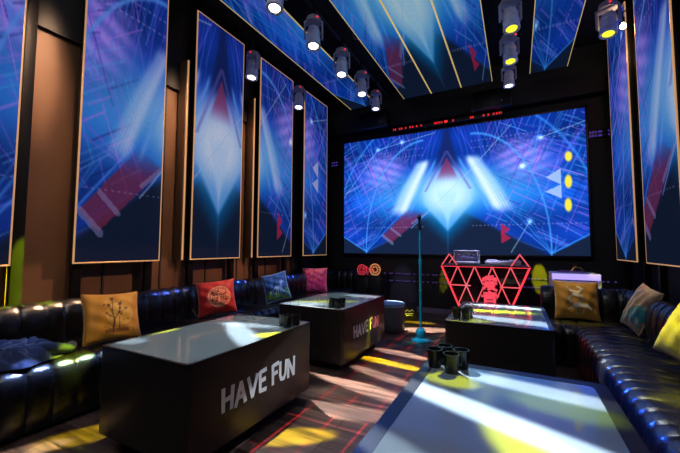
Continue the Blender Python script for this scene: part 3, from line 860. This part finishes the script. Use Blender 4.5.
# ------------------------------------------------------------------ jacket on the left couch
def jacket():
    n, mny = 44, 60
    bm = B(); g = {}
    for i in range(n + 1):
        for j in range(mny + 1):
            a = i / n * 2 - 1; b = j / mny * 2 - 1
            r = math.hypot(a, b) if True else 0
            edge = max(abs(a) ** 3 + abs(b) ** 3, 1e-6)
            k = 1.0 + .10 * math.sin(5 * math.atan2(b, a) + 1) + .06 * math.sin(11 * math.atan2(b, a))
            x = a * .175 * k + .03 * math.sin(4 * b); y = b * .33 * k
            hgt = .135 * max(0, 1 - edge) ** .6 * (.72 + .28 * math.sin(9 * b + 5 * a) * math.cos(6 * a - 4 * b))
            hgt += .022 * max(0, 1 - edge) ** .5 * math.sin(17 * b + 9 * math.sin(4 * a)) + .012 * max(0, 1 - edge) ** .5 * math.sin(26 * a + 7 * b)
            g[i, j] = bm.verts.new((x, y, max(hgt, 0) + .006))
    for i in range(n):
        for j in range(mny): bm.faces.new((g[i, j], g[i + 1, j], g[i + 1, j + 1], g[i, j + 1]))
    ex = bmesh.ops.extrude_face_region(bm, geom=bm.faces[:])
    for v in [e for e in ex['geom'] if isinstance(e, bmesh.types.BMVert)]: v.co.z = max(0, v.co.z - .012)
    return bm
t = thing('jacket', 'rumpled dark navy jacket thrown on the seat at the left edge', 'jacket', (-2.985, .97, SZ - .001), (0, 0, .05))
obj('body', jacket(), M_cloth, t, 80)
bm = B(); P = [(.05, .12, .075), (.10, .22, .08), (.12, .30, .05), (.09, .38, .03), (.03, .42, .028)]
tube(bm, P, .034, 12)
obj('sleeve', bm, M_cloth, t, 80)
bm = B(); tube(bm, [(-.10, -.02, .10), (-.05, .10, .115), (.0, .16, .11), (.06, .10, .11), (.08, .0, .10)], .02, 10)
obj('collar', bm, M_cloth, t, 80)

# ------------------------------------------------------------------ microphone on stand
t = thing('microphone_stand', 'tall teal microphone stand with round base before the screen', 'microphone stand', (-1.13, 4.48, 0))
obj('base', lathe(B(), [(0, 0), (.118, 0), (.122, .008), (.118, .02), (.09, .034), (.055, .045), (.05, .05), (.0, .05)], 36), M_tealglass, t)
obj('base_collar', lathe(B(), [(0, .05), (.055, .05), (.062, .07), (.062, .13), (.045, .155), (.022, .165), (0, .165)], 28), M_tealglass, t)
bm = B(); cyl(bm, (0, 0, .165), (0, 0, 1.0), .0165, n=18)
obj('lower_pole', bm, M_teal, t)
obj('upper_pole', cyl(B(), (0, 0, 1.0), (0, 0, 1.45), .012, n=16), M_teal, t)
obj('clutch', cyl(B(), (0, 0, .985), (0, 0, 1.06), .023, n=18), M_teal, t); obj('clutch', cyl(B(), (0, 0, 1.30), (0, 0, 1.335), .018, n=18), M_teal, t)
obj('clip', cyl(B(), (0, 0, 1.44), (0, -.004, 1.48), .015, .02, n=16), M_black, t)
m = thing('microphone', 'black handheld microphone clipped on top of the teal stand', 'microphone', (-1.13, 4.476, 1.475), (.16, 0, 0))
obj('handle', cyl(B(), (0, 0, .0), (0, 0, .10), .013, .018, n=18), M_black, m)
obj('grille', lathe(B(), [(.018, .10), (.025, .112), (.027, .13), (.024, .148), (.013, .16), (0, .163)], 20), M_blackmetal, m)

# ------------------------------------------------------------------ neon DJ booth
BX, BY = -.432, 5.30
t = thing('dj_booth', 'DJ booth with a front of glowing red neon triangles, before the screen', 'dj booth', (BX, BY, 0))
s_, zz = .2332, (.94, .66, .38, .10)
pt = lambda k, row: (-.583 + s_ * k + s_ / 2 * row, 0, zz[row])
bm = B()
am = lambda u, v, d: (u, d, v)
prism(bm, [(-.575, .93), (.575, .93), (.233, .10), (.233, 0), (-.233, 0), (-.233, .10)], am, .03, .60)
obj('body', bm, mat('dark_red_tinted_acrylic', (34, 10, 16), .12, noise=.2, nscale=4, coat=.4), t)
obj('counter_top', box(B(), (0, .30, .945), (1.17, .64, .018), .005), M_black, t)
def neon(a, b, m=M_neonsoft, r=.008):
    obj('neon_tube', tube(B(), [a, b], r, 8), m, t)
neon(pt(0, 0), pt(5, 0), M_neon, .012)
neon(pt(0, 0), pt(0, 3), M_neon, .012); neon(pt(5, 0), pt(2, 3), M_neon, .012)
neon(pt(0, 1), pt(1.25, 1), M_neonsoft); neon(pt(2.9, 1), pt(4, 1), M_neonsoft); neon(pt(0, 2), pt(3, 2)); neon(pt(0, 3), pt(2, 3), M_neon, .010)
for row in range(3):
    n = 5 - row
    for k in range(n):
        if k > 0: neon(pt(k, row), pt(k, row + 1)) if not (row > 0 and k in ()) else None
        if k < n - 1: neon(pt(k + 1, row), pt(k, row + 1))
for k in (0, 4):
    a, b = pt(k, 0), pt(k + 1, 0); c = ((a[0] + b[0]) / 2, 0, 1.115)
    neon(a, c, M_neonsoft, .009); neon(b, c, M_neonsoft, .009)
for sx in (-1, 1):    # side edges running back
    neon((sx * .583, 0, .94), (sx * .583, .6, .94), M_neonsoft, .008)
    neon((sx * .583, .6, .94), (sx * .233, .6, .10), M_neonsoft, .008)
    neon((sx * .583, .6, .94), (sx * .466, .6, 1.115), M_neonsoft, .007)
# emblem: two stacked lit characters made of strokes
def glyph(bm, ox, oz, strokes, sc, y=-.03):
    for (x0, z0, x1, z1, w) in strokes:
        a = Vector((ox + x0 * sc, oz + z0 * sc)); b = Vector((ox + x1 * sc, oz + z1 * sc)); d = (b - a).normalized(); p = Vector((-d.y, d.x)) * w * 1.35 * sc
        e = d * w * sc * .6
        prism(bm, [((a - e + p).x, (a - e + p).y), ((a - e - p).x, (a - e - p).y), ((b + e - p).x, (b + e - p).y), ((b + e + p).x, (b + e + p).y)], lambda u, v, dd: (u, dd, v), y - .012, y)
bm = B()
glyph(bm, -.02, .60, [(.25, .98, .75, 1.05, .05), (.1, .86, .9, .88, .06), (.05, .7, .12, .84, .06), (.92, .68, .88, .86, .06), (.25, .72, .32, .62, .06), (.5, .76, .52, .6, .06), (.75, .74, .68, .62, .06), (.05, .5, .95, .54, .06), (.35, .5, .1, .14, .06), (.3, .34, .8, .38, .05), (.8, .38, .4, .1, .06), (.4, .32, .95, .06, .06)], .20)
glyph(bm, -.02, .40, [(.5, .98, .5, .86, .06), (.12, .84, .9, .86, .055), (.3, .8, .36, .68, .05), (.7, .8, .64, .68, .05), (-.02, .64, 1.05, .70, .06), (.2, .5, .8, .52, .055), (.2, .5, .2, .06, .06), (.8, .52, .8, .06, .06), (.22, .29, .8, .31, .05), (.2, .06, .8, .08, .055)], .20)
obj('emblem', bm, M_emblem, t, 0)
obj('emblem_backing', box(B(), (.08, -.02, .60), (.17, .012, .40), .004), mat('dark_red_plate', (96, 22, 34), .4, noise=.1), t)

# gear on the booth
CT = .954
t = thing('equipment_case', 'silver and clear equipment case on the left of the neon booth', 'equipment case', (-.678, 5.52, CT))
bm = B(); box(bm, (0, 0, .03), (.35, .26, .04), .008); box(bm, (0, 0, .205), (.35, .26, .022), .008)
for sx in (-1, 1):
    for sy in (-1, 1): box(bm, (sx * .165, sy * .12, .118), (.016, .016, .16), .003)
obj('frame', bm, M_silver, t)
obj('panel', box(B(), (0, 0, .117), (.314, .22, .15), .006), mat('violet_tinted_panel', (120, 118, 165), .2, noise=.3, nscale=18, coat=.4), t)
for sx in (-1, 1): obj('foot', cyl(B(), (sx * .13, -.09, 0), (sx * .13, -.09, .012), .014, n=12), M_black, t)
for i in range(4): obj('dial', cyl(B(), (-.10 + .07 * i, -.112, .15), (-.10 + .07 * i, -.128, .15), .014, n=14), M_silver, t)
t = thing('dj_mixer', 'low silver DJ mixer with knobs on the right of the neon booth', 'dj mixer', (-.18, 5.50, CT))
obj('chassis', box(B(), (0, 0, .03), (.46, .30, .06), .008), M_headdark, t)
obj('faceplate', box(B(), (0, 0, .062), (.44, .28, .006), .002), M_silver, t)
for x in (-.15, .15): obj('jog_wheel', cyl(B(), (x, .0, .065), (x, .0, .082), .07, .066, 28), M_silver, t)
for i in range(6): obj('knob', cyl(B(), (-.05 + .02 * i, .08 if i % 2 else .04, .065), (-.05 + .02 * i, .08 if i % 2 else .04, .085), .008, .006, 10), M_black, t)
for i in range(2): obj('fader', box(B(), (-.02 + .04 * i, -.06, .068), (.012, .03, .014), .002), M_black, t)

# ------------------------------------------------------------------ white bar cabinet behind the right couch
t = thing('bar_cabinet', 'white cabinet with glowing lavender top, behind the bronze gold cushion', 'cabinet', (.65, 5.42, 0))
bm = B(); box(bm, (-.245, 0, .42), (.035, .42, .84), .012); box(bm, (.245, 0, .42), (.035, .42, .84), .012); box(bm, (0, 0, .865), (.53, .44, .045), .02, 3); box(bm, (0, 0, .04), (.46, .4, .08), .008)
obj('shell', bm, M_white, t)
obj('front_panel', box(B(), (0, -.19, .44), (.46, .02, .70), .006), M_white, t)
obj('light_panel', box(B(), (0, -.222, .845), (.51, .012, .075), .004), M_lav, t)
t = thing('table_ornament', 'small tangle of gold and violet trinkets on top of the white cabinet', 'ornament', (.62, 5.42, .8875))
bm = B()
for i in range(9):
    x = -.13 + .032 * i; lathe(bm, [(0, 0), (.012, 0), (.014, .012), (.008, .026), (0, .03)], 10, c=(x, .01 * math.sin(i * 2.1), 0))
obj('beads', bm, mat('violet_beads', (150, 80, 170), .3, noise=.3, nscale=30), t)
bm = B()
tube(bm, [(.0, 0, .0), (.03, 0, .05), (.07, 0, .075), (.12, 0, .06), (.15, 0, .02), (.17, 0, .0)], .007, 8); tube(bm, [(.05, 0, .06), (.04, 0, .10), (.07, 0, .115)], .005, 8)
obj('branch', bm, M_trim, t)

# ------------------------------------------------------------------ left back corner: console, wire lamps, pouf, small box
t = thing('side_console', 'low black console against back wall between the left couch and the pouf', 'console', (-2.50, 6.22, 0))
obj('carcass', box(B(), (0, 0, .34), (.50, .40, .64), .006), M_lacquer, t)
obj('top', box(B(), (0, 0, .67), (.52, .42, .02), .004), M_black, t)
for sx in (-1, 1):
    d = obj('door', box(B(), (sx * .122, -.208, .35), (.236, .016, .56), .004), M_lacquer, t)
    obj('handle', box(B(), (sx * .02, -.222, .40), (.01, .012, .12), .003), M_blackmetal, d)
obj('foot_plinth', box(B(), (0, 0, .01), (.46, .36, .02)), M_black, t)
t = thing('wire_ornament', 'red and gold glowing wire wheels standing on the low black console', 'ornament', (-2.54, 6.12, .68))
def wheel(cx, R, m, name):
    R *= 1.12
    bm = B()
    tube(bm, [(cx + R * math.cos(a), 0, R + R * math.sin(a)) for a in [i * 2 * PI / 24 for i in range(24)]], .009, 8, True)
    for i in range(12):
        a = i * PI / 6; tube(bm, [(cx + R * .45 * math.cos(a), 0, R + R * .45 * math.sin(a)), (cx + R * .98 * math.cos(a), 0, R + R * .98 * math.sin(a))], .006, 6)
    tube(bm, [(cx + R * .45 * math.cos(a), 0, R + R * .45 * math.sin(a)) for a in [i * 2 * PI / 16 for i in range(16)]], .006, 8, True)
    obj(name, bm, m, t)
wheel(-.14, .085, M_rednorn, 'wheel'); wheel(.13, .095, M_goldneon, 'wheel')
bm = B(); tube(bm, [(-.14, .0, .085), (-.05, 0, .16), (.02, 0, .10), (.13, 0, .095)], .008, 8); tube(bm, [(-.05, 0, .16), (-.02, 0, .03), (.06, 0, .17)], .007, 8); tube(bm, [(-.02, 0, .0), (-.02, 0, .03)], .007, 8)
obj('wire_body', bm, M_rednorn, t)

t = thing('pouf', 'round grey drum pouf beside the farther lettered table', 'pouf', (-1.64, 4.84, 0))
obj('drum', lathe(B(), [(0, 0), (.165, 0), (.178, .02), (.18, .10), (.18, .33), (.176, .355), (0, .355)], 36), M_pouf, t)
obj('cushion_top', lathe(B(), [(.176, .355), (.184, .365), (.182, .395), (.16, .412), (.10, .42), (0, .422)], 36), M_poufblue, t)
t = thing('floor_effect_light', 'small black box with white lettering on the floor by the pouf', 'effect light', (-1.64, 5.70, 0), (0, 0, .35))
obj('case', box(B(), (0, 0, .125), (.26, .20, .23), .012), M_black, t)
for sx in (-1, 1): obj('foot', cyl(B(), (sx * .09, 0, 0), (sx * .09, 0, .012), .016, n=12), M_black, t)
bm = B()
for (x0, z0, x1, z1) in ((-.06, .15, -.03, .18), (-.03, .18, .01, .15), (.01, .15, .05, .19), (.05, .19, .07, .15), (-.07, .11, .07, .12), (-.05, .08, .0, .095), (.0, .095, .06, .08)):
    a = Vector((x0, -.1035, z0)); b = Vector((x1, -.1035, z1)); tube(bm, [a, b], .004, 6)
obj('lettering', bm, M_paint, t)
obj('handle', tube(B(), [(-.10, 0, .235), (-.10, 0, .275), (.10, 0, .275), (.10, 0, .235)], .008, 8), M_blackmetal, t)

for x, z, w_, lab in ((1.17, 2.99, .30, 'tiny violet dots standing in for LED reflections on the dark wall right of the big screen'), (-3.46, 3.02, .22, 'tiny violet dots standing in for LED reflections on the dark wall left of the big screen')):
    t = thing('led_reflection', lab, 'sign', (x, YB - .012, z))  # added glowing dots imitate LED reflections in the glossy wall
    obj('housing', box(B(), (0, 0, 0), (w_, .024, .13), .003), M_black, t)
    for dz in (-.03, .03): obj('dot_row', box(B(), (0, -.014, dz), (w_ - .02, .006, .03)), dot_strip('violet_reflection_dots', (90, 60, 190), (30, 20, 20), .6, .55), t)
# two rows of tiny violet lights along the back wall
for z, lab in ((.70, 'upper row of tiny violet lights along the back wall'), (.56, 'lower row of tiny violet lights along the back wall')):
    o = obj('light_string', box(B(), (0, 0, 0), (4.5, .012, .022)), dot_strip('violet_dots', (120, 90, 200), (20, 20, 20), .6, .22), None, 0, (-.9, YB - .008, z))
    tag(o, lab, 'light string', 'violet light strings')

# ------------------------------------------------------------------ lighting
def aim(o, loc, target, longdir=None, ratio=1.):
    loc = Vector(loc); z = (loc - Vector(target)).normalized()
    ld = Vector(longdir) if longdir else Vector((1, .01, 0))
    x = (ld - z * ld.dot(z)).normalized(); y = z.cross(x)
    M = Matrix((x, y, z)).transposed().to_4x4()
    M = M @ Matrix.Diagonal((1, ratio, 1, 1)); M.translation = loc
    o.matrix_world = M

def beam(loc, target, half, ratio, longdir, power, color, blend=.5, radius=.02):
    l = bpy.data.lights.new('stage_beam', 'SPOT')
    d = (Vector(loc) - Vector(target)).length
    l.spot_size = 2 * math.atan(half / d); l.spot_blend = blend
    l.energy = power; l.color = lin(color) if max(color) > 1 else color; l.shadow_soft_size = radius
    o = bpy.data.objects.new('stage_beam', l); COL.objects.link(o)
    aim(o, loc, target, longdir, ratio)
    return o
F = [f[1] for f in FIX]
WHT = (255, 246, 232); YEL = (240, 238, 0); BLU = (60, 110, 255); CWH = (225, 240, 255)
K = 1.0
def dirn(a, b): return (b[0] - a[0], b[1] - a[1], 0)
# (fixture, target, half length, ratio, long direction, power, colour, blend)
BEAMS = [
    # front table: white bands, yellow patches, blue wash
    (1, (-.12, 1.38, .6), .66, .12, (.55, -.24, 0), 4200, CWH, .6),
    (2, (.04, 1.72, .6), .50, .13, (.66, -.12, 0), 3400, CWH, .6),
    (1, (-.30, .98, .6), .26, .30, (.55, -.30, 0), 900, CWH, .7),
    (7, (.04, 1.20, .6), .22, .50, (.3, -.3, 0), 3400, YEL, .7),
    (7, (-.29, 1.66, .6), .16, .45, (.5, -.1, 0), 1700, YEL, .6),
    (8, (.14, 1.58, .6), .24, .35, (.6, -.1, 0), 1100, (190, 220, 40), .8),
    (2, (-.05, 1.35, .6), .75, .9, (1, 0, 0), 170, (70, 120, 240), .5),
    # floor pools
    (5, (-1.25, 2.78, 0), .62, .19, (.85, -.20, 0), 5200, WHT, .6),
    (5, (-1.22, 2.30, 0), .55, .22, (.6, .1, 0), 4600, WHT, .7),
    (7, (-1.16, 3.10, 0), .42, .20, (.6, -.2, 0), 4600, WHT, .6),
    (8, (-1.20, 3.48, 0), .50, .16, (.7, -.10, 0), 7500, YEL, .45),
    (8, (-1.20, 3.84, 0), .42, .22, (.6, -.1, 0), 4600, WHT, .6),
    (4, (-1.25, 5.1, 0), .60, .30, (.6, .3, 0), 4500, WHT, .6),
    (3, (-1.55, 5.55, 0), .42, .30, (.6, .1, 0), 2200, YEL, .6),
    (0, (-1.30, 1.86, 0), .32, .35, (.3, .2, 0), 4300, YEL, .6),
    (0, (-2.45, 1.30, 0), .34, .40, (.3, .5, 0), 2800, YEL, .6),
    (0, (-2.58, 1.02, 0), .22, .40, (.3, .5, 0), 2200, WHT, .6),
    (2, (-1.1, 2.6, 0), 1.3, .45, (0, 1, 0), 330, (255, 236, 226), .9),
    # nearer lettered table
    (5, (-1.86, 2.06, .6), .30, .24, (.5, .1, 0), 1800, CWH, .7),
    (5, (-1.72, 1.84, .6), .42, .24, (.5, -.35, 0), 3000, CWH, .7),
    (1, (-2.20, 1.36, .6), .12, .6, (.5, .1, 0), 900, CWH, .7),
    (1, (-1.88, 1.80, .6), .72, .66, (0, 1, 0), 210, (225, 240, 232), .35),
    (9, (-1.4905, 2.02, .36), .26, .5, (0, .4, .1), 1300, CWH, .5),
    # farther lettered table
    (6, (-2.05, 3.12, .6), .32, .35, (.6, .2, 0), 2400, CWH, .7),
    (6, (-1.88, 3.55, .6), .75, .6, (0, 1, 0), 250, (225, 240, 232), .4),
    (7, (-1.92, 3.36, .6), .40, .17, (.6, .3, 0), 2800, YEL, .6),
    (6, (-1.70, 3.95, .6), .30, .4, (.6, .0, 0), 1500, CWH, .7),
    (8, (-1.495, 3.58, .33), .09, .9, (0, 1, 0), 520, YEL, .5),
    (10, (-1.495, 3.92, .50), .24, 1.2, (0, 1, 0), 600, (255, 50, 26), .9),
    # table before the booth
    (9, (-.12, 3.95, .6), .42, .24, (.6, 0, 0), 4500, CWH, .6),
    (9, (-.16, 3.62, .6), .36, .22, (.6, .1, 0), 6500, YEL, .6),
    (4, (-.02, 3.22, .6), .42, .26, (.6, -.1, 0), 3800, CWH, .6),
    (4, (-.16, 3.55, .6), .72, .66, (0, 1, 0), 300, (190, 215, 240), .4),
    (9, (-.38, 3.06, .6), .22, .4, (.6, .1, 0), 1500, YEL, .6),
    # couches
    (0, (-2.98, .97, .53), .32, .6, (0, 1, 0), 330, (150, 180, 255), .7),
    (7, (1.02, 3.12, .68), .26, .9, (0, 1, 0), 800, YEL, .4),
    (7, (.85, 2.40, .43), .30, .5, (1, .2, 0), 2200, YEL, .6),
    (8, (.55, 4.32, .45), .30, .35, (1, 0, 0), 900, (230, 220, 60), .6),
    (0, (-2.80, 1.33, .43), .13, .8, (.2, .6, 0), 6000, (190, 220, 10), .5),
    (0, (-2.765, 1.10, .41), .50, .09, (.0, 1, 0), 3500, (150, 180, 255), .7),
    (2, (.48, 2.45, .34), .85, .16, (0, 1, 0), 3400, (40, 90, 255), .7),
    (8, (.72, 2.6, .43), 1.1, .35, (0, 1, 0), 160, (225, 235, 240), .8),
    (5, (-3.36, 1.2, .74), .50, .25, (0, 1, 0), 2600, (255, 205, 160), .7),
    (1, (-3.0, 1.68, .66), .30, .9, (0, 1, 0), 300, (255, 215, 150), .6),
    (2, (-2.98, 2.85, .66), .30, .9, (0, 1, 0), 500, (255, 190, 160), .6),
    (3, (-2.98, 3.85, .66), .30, .9, (0, 1, 0), 420, (190, 220, 255), .6),
    (3, (-3.1, 5.16, .66), .32, .9, (0, 1, 0), 330, (255, 200, 220), .6),
    (8, (.56, 4.5, .66), .32, .9, (1, 0, 0), 420, (255, 220, 130), .6),
    (10, (.95, 4.05, .66), .26, .9, (0, 1, 0), 240, (255, 235, 200), .6),
    (6, (-3.3, 3.30, .74), .30, .35, (0, 1, 0), 1600, (40, 90, 255), .6),
    (3, (-3.3, 4.45, .72), .30, .3, (0, 1, 0), 1400, (60, 100, 255), .6),
    (3, (-3.32, 2.42, .74), .25, .3, (0, 1, 0), 1000, (90, 120, 255), .6),
    (7, (-3.62, 2.6, .86), 2.3, .09, (0, 1, 0), 620, (255, 190, 140), .5),
    (9, (-3.62, 4.3, .86), 1.2, .12, (0, 1, 0), 260, (255, 190, 140), .6),
    # spots on the back wall
    (7, (.32, 6.49, .72), .17, .65, (0, 0, 1), 7000, YEL, .12),
    (7, (-1.20, 6.49, .62), .18, .42, (0, 0, 1), 2500, YEL, .3),
    (3, (-1.98, 6.49, .35), .40, .8, (0, 0, 1), 800, (150, 140, 190), .8),
    (0, (-3.50, 1.235, .84), .28, .3, (0, 0, 1), 22000, (190, 220, 0), .2),
    (10, (.87, 5.2, .87), .10, 1, (1, 0, 0), 300, (240, 240, 20), .3),
    # booth top, stand
    (9, (-.5, 5.5, 1.0), .55, .4, (1, 0, 0), 2500, (205, 205, 255), .7),
    (1, (-1.13, 4.48, .10), .24, 1., (1, 0, 0), 170, (150, 235, 255), .5),
    (1, (-1.13, 4.48, .9), .85, .12, (0, 0, 1), 420, (120, 235, 255), .6),
]
for f, tgt, half, ratio, ld, pw, c, bl in BEAMS:
    beam(F[f], tgt, half, ratio, ld, pw * K, c, bl)

# warm spots slanting onto the brown boards between the panels
for y, z, half, pw in ((1.37, 2.2, 1.25, 420), (2.58, 2.2, 1.2, 420), (3.77, 2.1, 1.2, 420), (.70, 2.2, 1.2, 300), (1.37, 2.72, .5, 700), (2.58, 2.72, .5, 420)):
    beam((-2.06, y - .10, 3.95), (-3.62, y, z), half, .26, (0, 0, 1), pw * .95, (255, 205, 160), .8, .05)
# soft fill lamps added in the ceiling gaps and over the front of the room
for x, y, z, sz, pw in ((-2.02, .2, 4.25, .5, 15), (0.0, .2, 4.25, .5, 15), (-1.1, -.6, 3.4, .9, 12)):
    l = bpy.data.lights.new('fill_lamp', 'AREA'); l.shape = 'DISK'; l.size = sz; l.energy = pw; l.color = (.94, .96, 1)
    o = bpy.data.objects.new('fill_lamp', l); COL.objects.link(o)
    aim(o, (x, y, z), (x * .6 - .4, y + (2.2 if y < 1 else .4), 0))
# bare bulb light
l = bpy.data.lights.new('bulb_light', 'POINT'); l.energy = 4; l.color = lin((255, 205, 150)); l.shadow_soft_size = .04
o = bpy.data.objects.new('bulb_light', l); COL.objects.link(o); o.location = (1.10, 4.70, 3.63)

# red laser grid from a projector under the ceiling
def laser():
    l = bpy.data.lights.new('laser_grid', 'SPOT'); l.energy = 2000; l.color = (1, .04, .05); l.spot_size = math.radians(68); l.spot_blend = .3; l.shadow_soft_size = .002
    l.use_nodes = True
    nt = l.node_tree; n = nt.nodes; k = nt.links
    em = n['Emission']
    tc = n.new('ShaderNodeTexCoord'); sp = n.new('ShaderNodeSeparateXYZ'); k.new(tc.outputs['Normal'], sp.inputs[0])
    def M(op, a, b=None, c=None):
        m = n.new('ShaderNodeMath'); m.operation = op
        for i, v in enumerate((a, b, c)):
            if v is None: continue
            if isinstance(v, (int, float)): m.inputs[i].default_value = v
            else: k.new(v, m.inputs[i])
        return m.outputs[0]
    px = M('DIVIDE', sp.outputs[0], sp.outputs[2]); py = M('DIVIDE', sp.outputs[1], sp.outputs[2])
    def lines(p, per, w):
        a = M('FRACT', M('ADD', M('DIVIDE', p, per), 50.25))
        return M('LESS_THAN', M('ABSOLUTE', M('SUBTRACT', a, .5)), w / per)
    g1 = lines(px, .062, .0021); g2 = lines(py, .105, .0015)
    g = M('MULTIPLY', M('ADD', g1, M('MULTIPLY', g2, .45)), M('LESS_THAN', M('ABSOLUTE', M('ADD', px, .036)), .14))
    k.new(g, em.inputs['Strength'])
    o = bpy.data.objects.new('laser_grid', l); COL.objects.link(o); o.location = (-1.12, 3.0, 3.82)
laser()

w = bpy.data.worlds.new('room_dark'); SC.world = w; w.use_nodes = True
bg = w.node_tree.nodes['Background']; bg.inputs['Color'].default_value = (.10, .14, .30, 1); bg.inputs['Strength'].default_value = .02

# ------------------------------------------------------------------ camera
cd = bpy.data.cameras.new('camera'); cam = bpy.data.objects.new('camera', cd); COL.objects.link(cam)
cd.sensor_fit = 'HORIZONTAL'; cd.sensor_width = 36; cd.lens = 341.33 / 680 * 36
cd.clip_start = .02
yaw, pitch, roll = math.radians(27.344), math.radians(3.556), math.radians(.246)
fwd = Vector((-math.sin(yaw) * math.cos(pitch), math.cos(yaw) * math.cos(pitch), math.sin(pitch)))
r = Vector((math.cos(yaw), math.sin(yaw), 0)); u = r.cross(fwd)
r2 = r * math.cos(roll) + u * math.sin(roll); u2 = r2.cross(fwd)
Mx = Matrix((r2, u2, -fwd)).transposed().to_4x4(); Mx.translation = (0, 0, 1.2)
cam.matrix_world = Mx
SC.camera = cam

SC.view_settings.view_transform = 'Standard'; SC.view_settings.look = 'None'
SC.view_settings.exposure = 0; SC.view_settings.gamma = 1
SC.view_settings.use_curve_mapping = False
